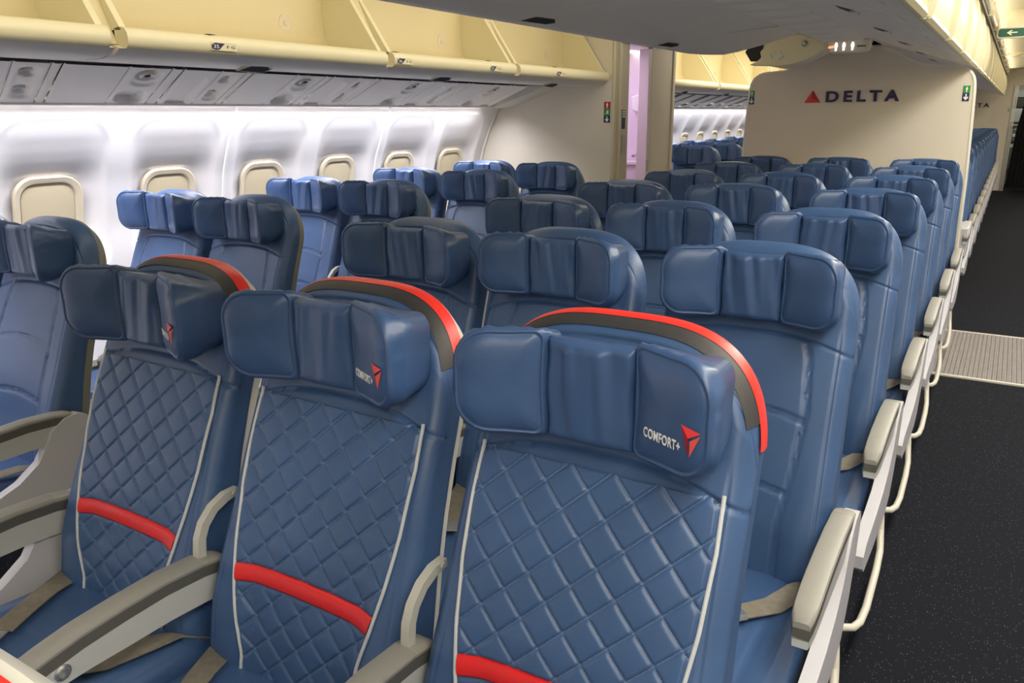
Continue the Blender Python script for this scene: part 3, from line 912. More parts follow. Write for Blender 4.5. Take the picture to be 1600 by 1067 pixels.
for x0, x1, z0, z1, m in ((0.84, 1.4, 1.72, 1.86, GALLEY), (0.84, 1.4, 1.52, 1.70, BLACK), (0.84, 1.4, 1.24, 1.50, GALLEYL), (0.84, 1.4, 0.86, 1.16, GALLEY), (0.84, 1.4, 0.30, 0.82, GALLEY)):
    d = bevel(link('compartment', MB().box((x0, 0, z0), (x1, 0.05, z1)).mesh('compartment', m), t), 0.006)
for x, z, m in ((0.93, 1.08, WHITE), (0.92, 0.95, BULKEDGE), (0.90, 0.74, BULKEDGE)):
    link('label_plate', MB().box((x, -0.008, z), (x + .07, 0.0, z + .06)).mesh('label_plate', m), t)
link('counter_rail', MB().box((0.84, -0.06, 1.17), (1.4, 0.0, 1.20)).mesh('counter_rail', GALLEYL), t)
t = thing('curtain', 'black curtain gathered at the right of the galley opening', 'curtain', (0, 17.05, 0))
n = 60
rings = []
for z, x0, x1 in ((1.93, 1.06, 1.42), (1.5, 1.02, 1.42), (1.1, 0.97, 1.42), (0.6, 0.95, 1.42), (0.05, 0.93, 1.42)):
    rings.append([(x0 + (x1 - x0) * u, 0.03 * math.sin(u * 40), z) for u in np.linspace(0, 1, n)] + [(x0 + (x1 - x0) * u, 0.02 + 0.03 * math.sin(u * 40), z) for u in np.linspace(1, 0, n)])
link('drape', MB().rings(rings).mesh('drape', CURTAIN), t)
link('rail', MB().tube([(0.9, 0, 1.945), (1.45, 0, 1.945)], 0.01).mesh('rail', ALU), t)

# ribbed grey mat across the aisle
t = thing('floor_mat', 'pale grey ribbed mat lying across the dark aisle floor', 'mat', (0, 4.045, 0))
rm = MB()
xs = np.arange(0.42, 1.65, 0.006)
P = []
for i, x in enumerate(xs):
    zr = 0.006 + 0.0028 * (1 if (i % 4) < 2 else -1)
    P.append([(x, yv, zr) for yv in (0.0, 1.08)])
rm.grid(P)
rm.box((0.42, 0, 0.0), (1.65, 1.08, 0.003))
link('ribbed_sheet', rm.mesh('ribbed_sheet', MATGREY, smooth=False), t)
for y in (-0.02, 1.08):
    link('edge_strip', MB().box((0.42, y, 0), (1.65, y + 0.022, 0.010)).mesh('edge_strip', CREAMBAR), t)

# ------------------------------------------------------------------ SEATS
PZ = [0.40, 0.42, 0.45, 0.5, 0.58, 0.71, 0.8, 0.9, 0.97, 1.0, 1.1, 1.2]
PY = [-.131, -.132, -.130, -.125, -.112, -.075, -.044, -.004, .027, .040, .070, .095]
_zs = np.linspace(0.36, 1.26, 400)
_ys = np.interp(_zs, PZ, PY)
_k = np.exp(-np.linspace(-2, 2, 41) ** 2); _k /= _k.sum()
_ys = np.convolve(np.pad(_ys, 20, mode='edge'), _k, mode='valid')


def Fp(z):
    return np.interp(z, _zs, _ys)


def wpipe(z):
    return np.interp(z, [0.43, 0.45, 0.50, 0.58, 0.64, 0.71, 0.80, 0.90, 0.97], [.142, .140, .136, .150, .166, .180, .191, .195, .192])


def wseam(z):
    return np.interp(z, [0.43, 0.51, 0.58, 0.69, 0.83, 0.94, 0.985], [.128, .126, .124, .139, .148, .136, .121])


HWB = 0.226


def half_w(z):
    return np.interp(z, [0.40, 0.45, 0.62, 0.80, 1.0, 1.2], [0.236, 0.236, 0.232, 0.226, 0.222, 0.22])


def ztop(xn):
    return 1.00 + 0.176 * (1 - np.abs(xn) ** 3.2) ** (1 / 2.2)


ZB = 0.435


def smooth(a, b, x):
    t = np.clip((x - a) / (b - a), 0, 1)
    return t * t * (3 - 2 * t)


def back_front(x, z, kind):
    """front surface of the upholstered back"""
    y = Fp(z)
    bol = 0.020 * smooth(0.0, 0.07, np.abs(x) - wseam(z) + 0.02) * smooth(0.80, 0.55, z)
    y = y - bol
    ax = np.abs(x)
    g = 0
    yoke = 0.986 - 0.30 * np.maximum(ax - 0.10, 0) ** 1.5 - 0.02 * (ax / .2) ** 2
    if kind == 'plain':
        below = smooth(0.001, -0.001, z - yoke)
        for off in (-0.004, 0.004):
            g = g + 0.0048 * np.exp(-((ax - wseam(z) + off) / 0.0028) ** 2) * below
        for zz in (0.828, 0.668):
            for off in (-0.004, 0.004):
                g = g + 0.0045 * np.exp(-((z - zz + off + 0.02 * (ax / .15) ** 2) / 0.0028) ** 2) * smooth(0.001, -0.001, ax - wseam(z))
    g = g + 0.0050 * np.exp(-((z - yoke) / 0.0030) ** 2)
    # stitched line near the outer edge
    g = g + 0.0025 * np.exp(-((ax - (half_w(z) - 0.028)) / 0.0024) ** 2) * smooth(1.02, 0.96, z)
    arc = ztop(np.clip(ax / 0.2225, 0, 1))
    g = g + 0.0025 * np.exp(-((z - (arc - 0.028)) / 0.003) ** 2) * smooth(0.95, 1.02, z)
    tag = np.exp(-((ax - 0.037) / 0.0022) ** 2) * smooth(1.128, 1.132, z) * smooth(1.152, 1.148, z) + np.exp(-((z - 1.149) / 0.0022) ** 2) * smooth(0.039, 0.036, ax)
    return y + g + 0.0016 * tag


def backrest_mesh(kind):
    ns, nz = 121, 190
    s = np.linspace(-1, 1, ns)
    xn = np.sin(s * math.pi / 2 * 0.985) / math.sin(math.pi / 2 * 0.985)
    v = np.linspace(0, 1, nz)
    v = 1 - (1 - v) ** 1.15
    front = np.zeros((ns, nz, 3)); back = np.zeros((ns, nz, 3))
    R, r2 = 0.032, 0.02
    for i in range(ns):
        zt = ztop(xn[i])
        z = ZB + (zt - ZB) * v
        x = xn[i] * half_w(z)
        dside = half_w(z) - np.abs(x)
        slope = np.abs((ztop(min(1, abs(xn[i]) + .01)) - ztop(max(0, abs(xn[i]) - .01))) / (.02 * .222))
        dtop = (zt - z) / math.sqrt(1 + min(slope, 30) ** 2)
        d = np.minimum(np.minimum(dside, dtop), (z - ZB) + 0.012)
        k = np.clip(d / R, 0, 1)
        rnd = R * (1 - np.sqrt(np.clip(1 - (1 - k) ** 2, 0, 1)))
        yf = back_front(x, z, kind) + rnd
        th = np.interp(z, [0.4, 0.6, 1.0, 1.19], [0.115, 0.095, 0.072, 0.06])
        k2 = np.clip(d / r2, 0, 1)
        yb = Fp(z) + th - r2 * (1 - np.sqrt(np.clip(1 - (1 - k2) ** 2, 0, 1)))
        yb = np.maximum(yb, yf + 0.004)
        front[i, :, 0] = x; front[i, :, 1] = yf; front[i, :, 2] = z
        back[i, :, 0] = x; back[i, :, 1] = yb; back[i, :, 2] = z
    m = MB()
    m.grid(front)
    st = 4
    bi = list(range(0, ns, st)); bj = sorted(set(list(range(0, nz, 6)) + [nz - 1]))
    # rear is as fine along the rim so the two shells close
    m.grid(back, flip=True)
    def strip(a, b, flip):
        m.grid(np.stack([a, b], 0), flip=flip)
    strip(front[0], back[0], True)
    strip(front[-1], back[-1], False)
    strip(front[:, 0], back[:, 0], False)
    strip(front[:, -1], back[:, -1], True)
    return m.mesh('backrest', LEATHER, angle=75)


def arc_point(t, inset):
    """outline of the back seen from the front: t in [-1, 1] runs from the left side over the top to the right side; inset shrinks it"""
    # parametrise by angle-like variable for even spacing round the shoulder
    a = t * math.pi / 2
    sx, sz = math.sin(a), math.cos(a)
    x = math.copysign(abs(sx) ** (2 / 3.2), sx)
    zc = abs(sz) ** (2 / 2.2)
    W = 0.2225 - inset
    return x * W, 1.00 + (0.175 - inset) * zc


def band_mesh(name, m, spec, t0, t1, n=64, low=None):
    """sweep of a cross-section (inset, y offset from the back plane) along the arc"""
    P = []
    for t in np.linspace(t0, t1, n):
        row = []
        for ins, dy in spec:
            x, z = arc_point(t, ins)
            row.append((x, Fp(z) + dy, z))
        P.append(row)
    return MB().grid(P).mesh(name, m, angle=60)


def shell_mesh(m, zo=(0.4, 0.95, 1.06, 1.2), wo=(-.014, -.014, -.014, -.014)):
    """hard rear shell wrapping the back of the seat"""
    ns, nz = 41, 40
    xn = np.sin(np.linspace(-1, 1, ns) * math.pi / 2)
    v = np.linspace(0, 1, nz)
    P0, P1 = np.zeros((ns, nz, 3)), np.zeros((ns, nz, 3))
    for i in range(ns):
        zt = ztop(xn[i]) + wo[-1] + 0.002
        z = 0.40 + (zt - 0.40) * v
        x = xn[i] * (half_w(z) + np.interp(z, zo, wo))
        th = np.interp(z, [0.4, 0.6, 1.0, 1.19], [0.100, 0.080, 0.058, 0.048])
        edge = np.minimum((half_w(z) + .005) - np.abs(x), zt - z)
        k = np.clip(edge / 0.03, 0, 1)
        P0[i, :, 0] = x; P0[i, :, 1] = Fp(z) + th; P0[i, :, 2] = z
        P1[i, :, 0] = x; P1[i, :, 1] = Fp(z) + th + 0.012 + 0.022 * np.sqrt(np.clip(1 - (1 - k) ** 2, 0, 1)); P1[i, :, 2] = z
    mb = MB()
    mb.grid(P1, flip=True)
    for a, b, f in ((P0[0], P1[0], True), (P0[-1], P1[-1], False), (P0[:, -1], P1[:, -1], True), (P0[:, 0], P1[:, 0], False)):
        mb.grid(np.stack([a, b], 0), flip=f)
    mb.grid(P0)
    return mb.mesh('back_shell', m, angle=50)


def quilt_mesh():
    nx, nz = 190, 280
    s = np.linspace(-1, 1, nx); z = np.linspace(0.447, 0.966, nz)
    S, Z = np.meshgrid(s, z, indexing='ij')
    X = S * (wpipe(Z) - 0.001)
    a = X / .0705 + Z / .0648; b = X / .0705 - Z / .0648
    a -= (-.038 / .0705 + .905 / .0648); b -= (-.038 / .0705 - .905 / .0648)
    da = np.abs(a - np.round(a)); db = np.abs(b - np.round(b))
    puff = (1 - np.exp(-(da / 0.042) ** 1.2)) * (1 - np.exp(-(db / 0.042) ** 1.2)) * (0.82 + 0.18 * np.abs(np.sin(np.pi * a) * np.sin(np.pi * b)))
    edge = np.clip((1 - np.abs(S)) / 0.04, 0, 1)
    sd = np.abs(Z - 0.650 - 0.006 * (1 - S ** 2))
    puff = puff * smooth(0.013, 0.021, sd)
    Y = back_front(X, Z, 'comfort') - 0.002 - 0.0058 * puff * edge
    P = np.stack([X, Y, Z], -1)
    return MB().grid(P).mesh('quilted_panel', QUILT_M, angle=180)


def piping_mesh(sg):
    zs_ = np.linspace(0.443, 0.972, 60)
    pts = [(sg * wpipe(z), float(back_front(sg * wpipe(z), z, 'comfort')) - 0.0035, z) for z in zs_]
    return MB().tube(pts, 0.0032, 8).mesh('piping', PIPING)


def stripe_mesh():
    P = []
    for zz, dy in ((0.635, 0.0), (0.636, -.0055), (0.641, -.0075), (0.650, -.0082), (0.659, -.0075), (0.664, -.0055), (0.665, 0)):
        row = []
        for s in np.linspace(-1, 1, 40):
            x = s * (wpipe(zz) - 0.004)
            row.append((x, float(back_front(x, zz, 'c')) + dy, zz + 0.006 * (1 - s * s)))
        P.append(row)
    return MB().grid(P, flip=True).mesh('red_stripe', RED, angle=180)


# --- headrest
def rr_outline(u0, u1, z0, z1, ri, ro, n=7):
    """rounded rectangle, small radius at the inner side (u0), big at the outer side (u1)"""
    pts = []
    for cx_, cz_, r, a0 in ((u1 - ro, z1 - ro, ro, 0), (u0 + ri, z1 - ri, ri, 90), (u0 + ri, z0 + ri, ri, 180), (u1 - ro, z0 + ro, ro, 270)):
        for k in range(n + 1):
            a = math.radians(a0 + 90 * k / n)
            pts.append((cx_ + r * math.cos(a), cz_ + r * math.sin(a)))
    # fixed number of points along the straight edges, so outlines of different radii can be lofted
    out = []
    for i in range(len(pts)):
        p, q = pts[i], pts[(i + 1) % len(pts)]
        out.append(p)
        if i % (n + 1) == n:
            for k in range(1, 9): out.append((p[0] + (q[0] - p[0]) * k / 9, p[1] + (q[1] - p[1]) * k / 9))
    return out


WTILT = math.radians(24)
HZ0, HZ1 = 1.010, 1.178


def wing_xy(u, d):
    """u along the wing from its inner edge, d depth (+ = towards the back)"""
    return 0.066 + u * math.cos(WTILT), -u * math.sin(WTILT) + d


def wing_mesh(sg):
    ro, ri = 0.056, 0.014
    U1 = 0.142
    base_f = rr_outline(0, U1, HZ0, HZ1, ri, ro)
    base_b = rr_outline(0, U1, HZ0 + 0.004, HZ1 - 0.013, ri, 0.034)
    cu, cz_ = U1 * .5, (HZ0 + HZ1) / 2
    def ring(ins, d, back=False):
        r = []
        mix = 1.0 if back else min(1, max(0, (d - 0.004) / 0.030))
        base = [(a[0] + (b[0] - a[0]) * mix, a[1] + (b[1] - a[1]) * mix) for a, b in zip(base_f, base_b)]
        for k, (u, z) in enumerate(base):
            du, dz = u - cu, z - cz_
            L = math.hypot(du, dz)
            f = max(0, 1 - ins / L)
            uu, zz = cu + du * f, cz_ + dz * f
            wr = 0.0
            if 0.0 <= d <= 0.04 and ins < 0.002:
                wr = 0.0018 * math.sin(k * 1.9 + 0.7 * math.sin(k)) * (1 if z > cz_ else 0.4)
            x, y = wing_xy(uu, d)
            if back: y = 0.060
            r.append((sg * (x + wr * 0.4), y, zz + wr))
        return r
    rings = [ring(0.012, 0, True), ring(0.004, 0.052), ring(0.001, 0.046), ring(0.0, 0.036), ring(0.0, 0.022), ring(0.0005, 0.010), ring(0.003, 0.003),
             ring(0.006, 0.0008), ring(0.0075, -0.0012), ring(0.0095, -0.0012), ring(0.0110, 0.0008), ring(0.014, -0.0015), ring(0.020, -0.0045), ring(0.030, -0.0070), ring(0.042, -0.0085), ring(0.054, -0.0092), ring(0.064, -0.0095)]
    if sg < 0: rings = [r[::-1] for r in rings]
    return MB().rings(rings).mesh('headrest_wing', LEATHER_SOFT, angle=180)


def flap_mesh(seed):
    rs = np.random.RandomState(seed)
    n = 44
    u = np.linspace(-1, 1, n); w = np.linspace(0, 1, n)
    P = np.zeros((n, n, 3))
    hw, z0, z1 = 0.0675, 1.014, 1.164
    sl = rs.uniform(-.25, .45); amp = rs.uniform(.6, 1.2)
    f1, f2 = rs.uniform(4, 6), rs.uniform(8, 11)
    p1, p2 = rs.uniform(0, 6, 2)
    for i in range(n):
        for j in range(n):
            x = u[i] * hw; z = z0 + (z1 - z0) * w[j]
            e = min(1 - abs(u[i]), 2 * w[j] * 1.1, 2 * (1 - w[j]) * 1.1) * hw
            k = min(1, e / 0.014)
            rnd = 0.014 * (1 - math.sqrt(max(0, 1 - (1 - k) ** 2)))
            q = u[i] + sl * (w[j] - .5) * 2
            fold = (math.sin(f1 * q + p1) * .0030 + math.sin(f2 * q + p2 + 1.5 * w[j]) * .0026 + math.sin(17 * q + p1) * .0010) * amp * k * (0.35 + 0.65 * w[j])
            P[i, j] = (x + 0.002 * math.sin(9 * w[j]) * abs(u[i]), -0.005 - 0.007 * (1 - u[i] ** 2) + rnd + fold, z)
    m = MB().grid(P)
    B = P.copy(); B[:, :, 1] = 0.058; B[:, :, 2] -= 0.013 * (B[:, :, 2] - z0) / (z1 - z0)
    for a, b, f in ((P[0], B[0], True), (P[-1], B[-1], False), (P[:, 0], B[:, 0], False), (P[:, -1], B[:, -1], True)):
        m.grid(np.stack([a, b], 0), flip=f)
    return m.mesh('headrest', LEATHER_SOFT, angle=60)


# --- cushion
def cushion_mesh():
    nx, ny = 60, 60
    xs_ = np.sin(np.linspace(-1, 1, nx) * math.pi / 2) * 0.240
    v = np.linspace(0, 1, ny)
    P = np.zeros((nx, ny, 3)); B = np.zeros((nx, ny, 3))
    ya, yb = -0.64, -0.095
    for i, x in enumerate(xs_):
        front = ya + 0.03 * (x / .24) ** 4
        y = front + (yb - front) * v
        d = np.minimum(0.240 - abs(x), np.minimum((y - front) * .8, (yb - y) + .01))
        R = 0.045
        k = np.clip(d / R, 0, 1)
        z = 0.487 - 0.018 * smooth(-0.5, -0.1, y) - R * (1 - np.sqrt(np.clip(1 - (1 - k) ** 2, 0, 1)))
        z = z + 0.006 * smooth(0.12, 0.2, abs(x)) * np.ones(ny) * (k > .5)
        g = 0.0045 * np.exp(-((abs(x) - 0.165) / 0.004) ** 2) + 0.003 * np.exp(-((y + 0.30) / 0.004) ** 2) * (abs(x) < 0.165)
        z = z - g * k
        P[i, :, 0] = x; P[i, :, 1] = y; P[i, :, 2] = z
        B[i] = P[i]; B[i, :, 2] = 0.37
    m = MB().grid(P)
    m.grid(B, flip=True)
    for a, b, f in ((P[0], B[0], True), (P[-1], B[-1], False), (P[:, 0], B[:, 0], False), (P[:, -1], B[:, -1], True)):
        m.grid(np.stack([a, b], 0), flip=not f)
    return m.mesh('seat_cushion', LEATHER, angle=60)


# --- armrests (built about x = 0)
AY = [-0.485, -0.475, -0.455, -0.42, -0.36, -0.28, -0.20, -0.12, -0.085, -0.070, -0.062]
AT = [0.612, 0.625, 0.633, 0.641, 0.651, 0.657, 0.660, 0.655, 0.648, 0.642, 0.634]
AW = [0.018, 0.0235, 0.026, 0.027, 0.027, 0.027, 0.027, 0.027, 0.026, 0.023, 0.018]


def arm_sections(z_of, wscale):
    rings = []
    for y, t, w in zip(AY, AT, AW):
        rings.append([(x * w * wscale, y, z_of(t, h)) for x, h in wscale_profile])
    return rings


def arm_meshes():
    def loft(prof, y0=None, y1=None):
        rings = []
        for y, t, w in zip(AY, AT, AW):
            if y0 is not None and (y < y0 or y > y1): continue
            rings.append([(x * w, y, t + h) for x, h in prof])
        return rings
    pad = [(-1, -0.012), (1, -0.012), (1.03, -0.007), (0.93, -0.0025), (0.6, 0.0), (-0.6, 0.0), (-0.93, -0.0025), (-1.03, -0.008)]
    band = [(-0.97, -0.034), (0.97, -0.034), (1.0, -0.0115), (-1.0, -0.0115)]
    padm = MB().rings(loft(pad, -1, -0.11)).mesh('pad', ARMPAD, angle=35)
    capm = MB().rings([[(x * w * 1.01, y, t + h + .0004) for x, h in pad] for y, t, w in zip(AY, AT, AW) if y > -0.13]).mesh('rear_cap', mat('armrest_cap', (0.33, 0.32, 0.275), 0.38), angle=35)
    bandm = MB().rings(loft(band)).mesh('band', ARMBAND, angle=35)
    body = MB().rings([[(-0.9 * w, y, t - bh), (0.9 * w, y, t - bh), (0.96 * w, y, t - 0.031), (-0.96 * w, y, t - 0.031)]
                       for (y, t, w), bh in zip(zip(AY, AT, AW), [.050, .058, .064, .070, .078, .085, .088, .088, .085, .08, .07])])
    bodym = MB()
    bodym = body.mesh('body', ARMBODY, angle=35)
    bt = MB().lathe([(0.014, 0), (0.014, 0.003), (0.011, 0.005), (0.009, 0.004), (0.008, 0.009), (0.004, 0.010)], lambda a, b, h: (0.0250 + h, -0.400 + a, 0.597 + b), 20)
    btm = bt.mesh('button', METAL)
    return padm, capm, bandm, bodym, btm


ARM = arm_meshes()


def bracket_mesh():
    pts = [(0, -0.010, 0.752), (0, -0.040, 0.750), (0, -0.070, 0.738), (0, -0.094, 0.715), (0, -0.106, 0.690), (0, -0.110, 0.66), (0, -0.110, 0.62)]
    m = MB()
    rings = []
    for i, p in enumerate(pts):
        a = Vector(pts[max(0, i - 1)]); b = Vector(pts[min(len(pts) - 1, i + 1)])
        tg = (b - a).normalized(); nn = Vector((1, 0, 0)).cross(tg)
        w, t_ = 0.008, (0.009 if i else 0.007)
        q = Vector(p)
        rings.append([q + Vector((-w, 0, 0)) - nn * t_, q + Vector((w, 0, 0)) - nn * t_, q + Vector((w, 0, 0)) + nn * t_, q + Vector((-w, 0, 0)) + nn * t_])
    m.rings(rings)
    m.lathe([(0.006, 0), (0.005, 0.003)], lambda a, b, h: (0.008 + h, -0.022 + a, 0.752 + b), 12)
    return m.mesh('armrest_bracket', BRACKETM, angle=35)


BRK = bracket_mesh()


def side_panel_mesh():
    poly = [(-0.035, 0.628), (-0.02, 0.60), (-0.035, 0.52), (-0.07, 0.43), (-0.12, 0.36), (-0.20, 0.335), (-0.45, 0.345), (-0.60, 0.36), (-0.635, 0.385), (-0.64, 0.42), (-0.61, 0.44),
            (-0.45, 0.448), (-0.33, 0.462), (-0.25, 0.49), (-0.19, 0.53), (-0.16, 0.575), (-0.14, 0.61), (-0.10, 0.636), (-0.06, 0.640)]
    return MB().prism(poly, lambda p, k: (k, p[0], p[1]), 0.016, 0.046).mesh('side_panel', SIDEPANEL)


SIDE = side_panel_mesh()
BAR = MB().tube([(0.0, 0.06, 0.30), (0.015, 0.05, 0.16), (0.025, 0.0, 0.105), (0.03, -0.12, 0.10), (0.034, -0.34, 0.10), (0.030, -0.42, 0.10), (0.018, -0.455, 0.10), (-0.01, -0.47, 0.10), (-0.09, -0.475, 0.10)], 0.011, 10).mesh('baggage_bar', CREAMBAR)
LEG = MB()
LEG.box((-0.02, -0.50, 0.0), (0.02, -0.02, 0.03)).box((-0.018, -0.42, 0.03), (0.018, -0.37, 0.38)).box((-0.018, -0.14, 0.03), (0.018, -0.09, 0.38))
LEGM = LEG.mesh('leg', ALU)
FRM = MB().box((-0.235, -0.58, 0.345), (0.235, -0.06, 0.372)).mesh('seat_frame', ALU)


def belts():
    out = []
    for sg, pts, bx in ((-1, [(-0.205, -0.10, 0.452), (-0.195, -0.14, 0.482), (-0.170, -0.20, 0.487), (-0.135, -0.27, 0.490), (-0.10, -0.33, 0.493)], (-0.085, -0.355, 0.494)),
                        (1, [(0.215, -0.10, 0.452), (0.212, -0.16, 0.494), (0.200, -0.205, 0.500), (0.165, -0.275, 0.491), (0.115, -0.335, 0.493)], (0.095, -0.36, 0.494))):
        m = MB().ribbon(pts, (0.8, sg * .35, 0), 0.048, 0.003)
        d = Vector(pts[-1]) - Vector(pts[-2]); d.normalize()
        w = Vector((-d.y, d.x, 0)).normalized()
        c = Vector(bx)
        b = MB()
        if sg > 0:
            hw, hl, h = 0.028, 0.032, 0.014
        else:
            hw, hl, h = 0.020, 0.026, 0.004
        vs = []
        for zz in (0.002, h):
            for su, sv in ((-1, -1), (1, -1), (1, 1), (-1, 1)):
                vs.append(c + w * su * hw * (1 if zz < .003 else .9) + d * sv * hl * (1 if zz < .003 else .92) + Vector((0, 0, zz)))
        b.add(vs, [(3, 2, 1, 0), (4, 5, 6, 7), (0, 1, 5, 4), (1, 2, 6, 5), (2, 3, 7, 6), (3, 0, 4, 7)])
        out.append((m.mesh('seat_belt', BELT), b.mesh('buckle', METAL, angle=30)))
    return out


BELTS = belts()
BACK = {k: backrest_mesh(k) for k in ('plain', 'comfort')}
SHELL_P = shell_mesh(SHELL)
SHELL_K = shell_mesh(SHELL, wo=(-.014, -.012, -.004, -.003))
SHELL_D = shell_mesh(SHELLGREY, wo=(-.002, -.002, -.003, -.008))
def quilt_material():
    m = LEATHER.copy()
    m.name = 'quilted_leather'
    nt = m.node_tree
    b = nt.nodes['Principled BSDF']
    src = b.inputs['Base Color'].links[0].from_socket
    tc = nt.nodes.new('ShaderNodeTexCoord'); sep = nt.nodes.new('ShaderNodeSeparateXYZ')
    nt.links.new(tc.outputs['Object'], sep.inputs[0])

    def mth(op, a, b_=None):
        n = nt.nodes.new('ShaderNodeMath'); n.operation = op
        for i, v in enumerate((a, b_)):
            if v is None: continue
            if isinstance(v, (int, float)): n.inputs[i].default_value = v
            else: nt.links.new(v, n.inputs[i])
        return n.outputs[0]
    x = mth('DIVIDE', sep.outputs[0], .0705); z = mth('DIVIDE', sep.outputs[2], .0648)
    a = mth('SUBTRACT', mth('ADD', x, z), -.038 / .0705 + .905 / .0648)
    c = mth('SUBTRACT', mth('SUBTRACT', x, z), -.038 / .0705 - .905 / .0648)
    lines = []
    for p, q in ((a, c), (c, a)):
        d = mth('ABSOLUTE', mth('SUBTRACT', p, mth('ROUND', p)))
        on = mth('LESS_THAN', d, 0.020)
        dash = mth('LESS_THAN', mth('FRACT', mth('MULTIPLY', q, 13.0)), 0.62)
        lines.append(mth('MULTIPLY', on, dash))
    f = mth('MULTIPLY', mth('MAXIMUM', lines[0], lines[1]), 0.8)
    mx = nt.nodes.new('ShaderNodeMix'); mx.data_type = 'RGBA'
    nt.links.new(f, mx.inputs[0]); nt.links.new(src, mx.inputs[6])
    mx.inputs[7].default_value = (0.16, 0.235, 0.37, 1)
    nt.links.new(mx.outputs[2], b.inputs['Base Color'])
    return m


QUILT_M = quilt_material()
QUILT = quilt_mesh()
PIPES = [piping_mesh(-1), piping_mesh(1)]
STRIPE = stripe_mesh()
WINGS = [wing_mesh(-1), wing_mesh(1)]
FLAPS = [flap_mesh(s) for s in (3, 11, 21, 35)]
CUSH = cushion_mesh()
DARKB = band_mesh('charcoal_band', DARKTRIM, [(0.0112, 0.0085), (0.0104, 0.0046), (0.008, 0.0072), (0.004, 0.0118), (0.0005, 0.019), (-0.0022, 0.028)], -0.80, 0.80)
REDB = band_mesh('red_band', REDTRIM, [(-0.0020, 0.025), (-0.0040, 0.030), (-0.0048, 0.040), (-0.0040, 0.051)], -0.93, 0.93)


# lettering and emblem on the right headrest wing
def wing_pt(u, z, out):
    k = math.exp(-((z - (HZ0 + HZ1) / 2) / 0.075) ** 4) * math.exp(-((u - 0.071) / 0.062) ** 4)
    x, y = wing_xy(u, -0.0042 - 0.0070 * k - out)
    return Vector((x, y, z))


def comfort_text():
    me = text_mesh('COMFORT+', 0.02, 0.0004, WHITE, spacing=1.08, bold=0.0004)
    co = np.array([v.co[:] for v in me.vertices]); lo, hi = co.min(0), co.max(0)
    for v in me.vertices:
        a = (v.co.x - lo[0]) / (hi[0] - lo[0]); b = (v.co.y - lo[1]) / (hi[1] - lo[1])
        v.co = wing_pt(0.028 + 0.066 * a, 1.0545 + 0.0140 * b, -0.0008 + v.co.z)
    e = MB()
    def fac(pts, mi):
        e.add([wing_pt(u, z, o_) for u, z, o_ in pts], [tuple(range(len(pts)))[::-1]], mi)
    TL, RR, BB = (0.0945, 1.0930), (0.126, 1.0890), (0.109, 1.0530)
    Cc = (0.1080, 1.0790)
    fac([(*TL, 0.0), (*RR, 0.0), (*Cc, 0.003)], 0)
    fac([(*TL, 0.0), (*Cc, 0.003), (BB[0] - .002, BB[1], 0.0)], 1)
    fac([(Cc[0] + .003, Cc[1] - .003, 0.003), (RR[0], RR[1] - .003, 0.0), (BB[0] + .001, BB[1], 0.0)], 2)
    em = e.mesh('emblem', [LOGO_A, LOGO_B, LOGO_C], smooth=False)
    return me, em


CTEXT, CEMB = comfort_text()


def make_seat(x, y, kind, label, group, left=None, right=None, dark_shell=False, lite=False):
    t = thing('passenger_seat', label, 'seat', (x, y, 0), group)
    b = link('backrest', BACK[kind], t)
    if kind == 'comfort':
        q = link('quilted_panel', QUILT, b)
        for p in PIPES: link('piping', p, b)['label'] = 'silver piping beside the quilting'
        link('red_stripe', STRIPE, b)['label'] = 'red stripe across the quilted back'
    s = link('back_shell', SHELL_D if dark_shell else SHELL_K if kind == 'comfort' else SHELL_P, t)
    if kind == 'comfort':
        link('charcoal_band', DARKB, s); link('red_band', REDB, s)['label'] = 'red band over the top of the seat'
    h = link('headrest', random.choice(FLAPS), t)
    h.location = (0, 0, random.uniform(-0.004, 0.004) if kind == 'plain' else 0)
    for w in WINGS: wl = link('headrest_wing', w, h)
    if kind == 'comfort':
        link('lettering', CTEXT, h)['label'] = 'white COMFORT+ lettering on the headrest'
        link('emblem', CEMB, h)['label'] = 'small red triangular emblem'
    link('seat_cushion', CUSH, t)
    if not lite:
        link('seat_frame', FRM, t)
        for bm2, bk2 in BELTS:
            o = link('seat_belt', bm2, t); link('buckle', bk2, o)
    for sg, kind_a in ((-1, left), (1, right)):
        if not kind_a: continue
        off = 0.250 if kind_a == 'inner' else 0.258
        a = link('armrest', ARM[3], t, (sg * off, 0, 0))
        a.scale = (sg * (0.86 if kind_a == 'inner' else 0.82), 1, 1)
        link('pad', ARM[0], a); link('rear_cap', ARM[1], a); link('band', ARM[2], a)
        if kind_a == 'inner':
            link('button', ARM[4], a)
            if not lite: link('armrest_bracket', BRK, t, (sg * off, 0, 0))
        else:
            p = link('side_panel', SIDE, t, (sg * (off - 0.020), 0, 0))
            if sg < 0: p.scale = (-1, 1, 1)
            if not lite:
                q = link('baggage_bar', BAR, t, (sg * 0.245, 0, 0))
                if sg < 0: q.scale = (-1, 1, 1)
            g = link('leg', LEGM, t, (sg * 0.12, 0, 0))
    return t


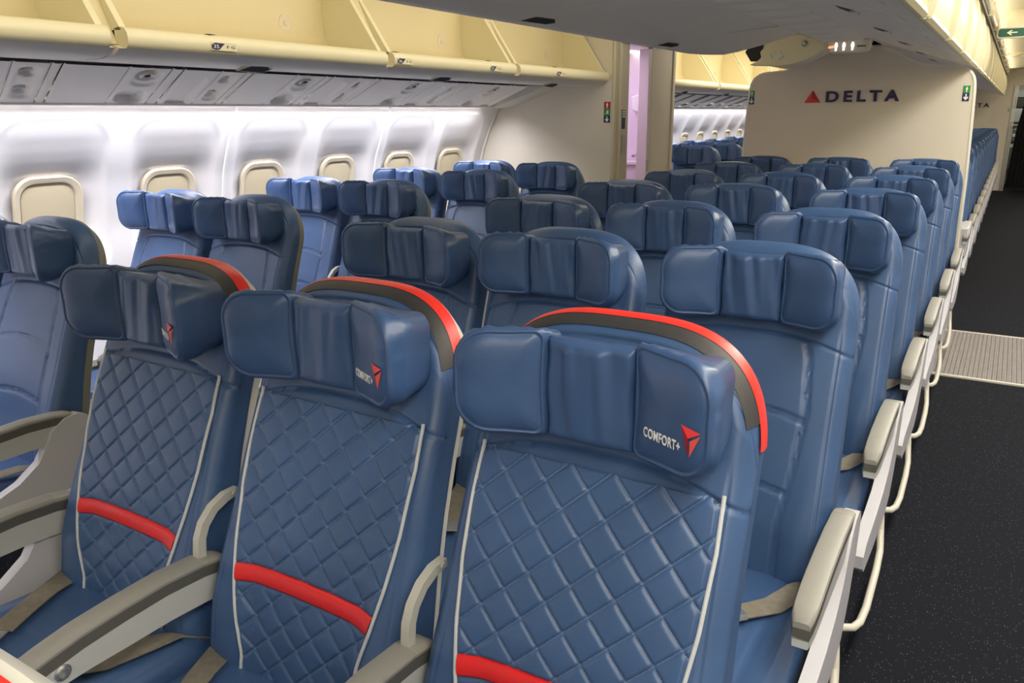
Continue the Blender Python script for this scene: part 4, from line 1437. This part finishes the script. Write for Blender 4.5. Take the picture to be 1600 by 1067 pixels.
SX = 0.508
CENTRE_Y = [0.0] + [0.8136 + 0.7833 * k for k in range(6)]
DX = {(1, 0): 0.026, (2, 0): 0.012, (0, 0): -0.004}
side_name = ['left', 'middle', 'right']
for r, y in enumerate(CENTRE_Y):
    for c in range(3):
        kind = 'comfort' if r == 0 else 'plain'
        if r == 0:
            label = ['left of the three blue seats with red trim and diamond quilting', 'middle one of the three red-trimmed seats with diamond quilting',
                     'nearest and largest red-trimmed quilted seat, beside the right aisle'][c]
            grp = 'quilted seats with red trim'
        else:
            label = '%s plain navy seat in the %s row behind the red-trimmed seats' % (
                ['left', 'middle', 'right aisle'][c], ords[r - 1])
            grp = 'plain navy seats of the centre rows'
        make_seat((c - 1) * SX + DX.get((r, c), 0), y, kind, label, grp,
                  left='aisle' if c == 0 else None, right='aisle' if c == 2 else 'inner')
# the quilted seat just ahead, only its rear corner shows
make_seat(SX, -0.920, 'comfort', 'red-trimmed seat, only its cream and red corner showing bottom left', 'quilted seats with red trim', right='aisle')

WIN_Y = [1.1017 + 0.8102 * k for k in range(-1, 4)]
for r, y in enumerate(WIN_Y):
    for c, x in ((0, -1.5433 - 0.4931), (1, -1.5433)):
        if r == 0:
            label = 'dark navy aisle seat cut off by the left edge of the photo' if c else 'navy window seat left of the photo frame'
        else:
            label = '%s seat of the %s pair by the left windows counting from the front' % (
                'bright blue window' if c == 0 else 'dark navy aisle', ords[r - 1])
        if r == 4 and c == 1: label = 'dark navy aisle seat right in front of the beige bulkhead'
        make_seat(x, y, 'plain', label, 'seat pairs by the left windows', left='inner' if c == 0 else None,
                  right='inner' if c == 0 else 'aisle', dark_shell=True)

# aft cabin: aisle column of the centre block behind the divider, and its neighbours
AFT0, AFTP, NAFT = 5.93, 0.79, 13
for k in range(NAFT):
    y = AFT0 + AFTP * k
    aft = make_seat(SX, y, 'plain', 'navy aisle seat, %s in the column behind the cream divider' % ords[k], 'aft cabin aisle column', right='aisle', lite=True)
    if k == 0:
        tray = link('tray_housing', MB().box((0.20, -0.47, 0.47), (0.275, -0.02, 0.675)).mesh('tray_housing', SIDEPANEL), aft)
        bevel(tray, 0.012, 3)
    make_seat(0, y, 'plain', 'navy middle seat, %s row behind the cream divider' % ords[k], 'aft cabin middle column', right='inner', lite=True)
for k in range(5):
    y = 6.35 + AFTP * k
    for x, nm in ((-1.5433, 'dark navy aisle'), (-2.0364, 'bright blue window')):
        make_seat(x, y, 'plain', '%s seat beyond the washroom on the left, %s pair' % (nm, ords[k]), 'aft cabin pairs on the left', right='aisle' if x > -1.6 else 'inner', dark_shell=True, lite=True)
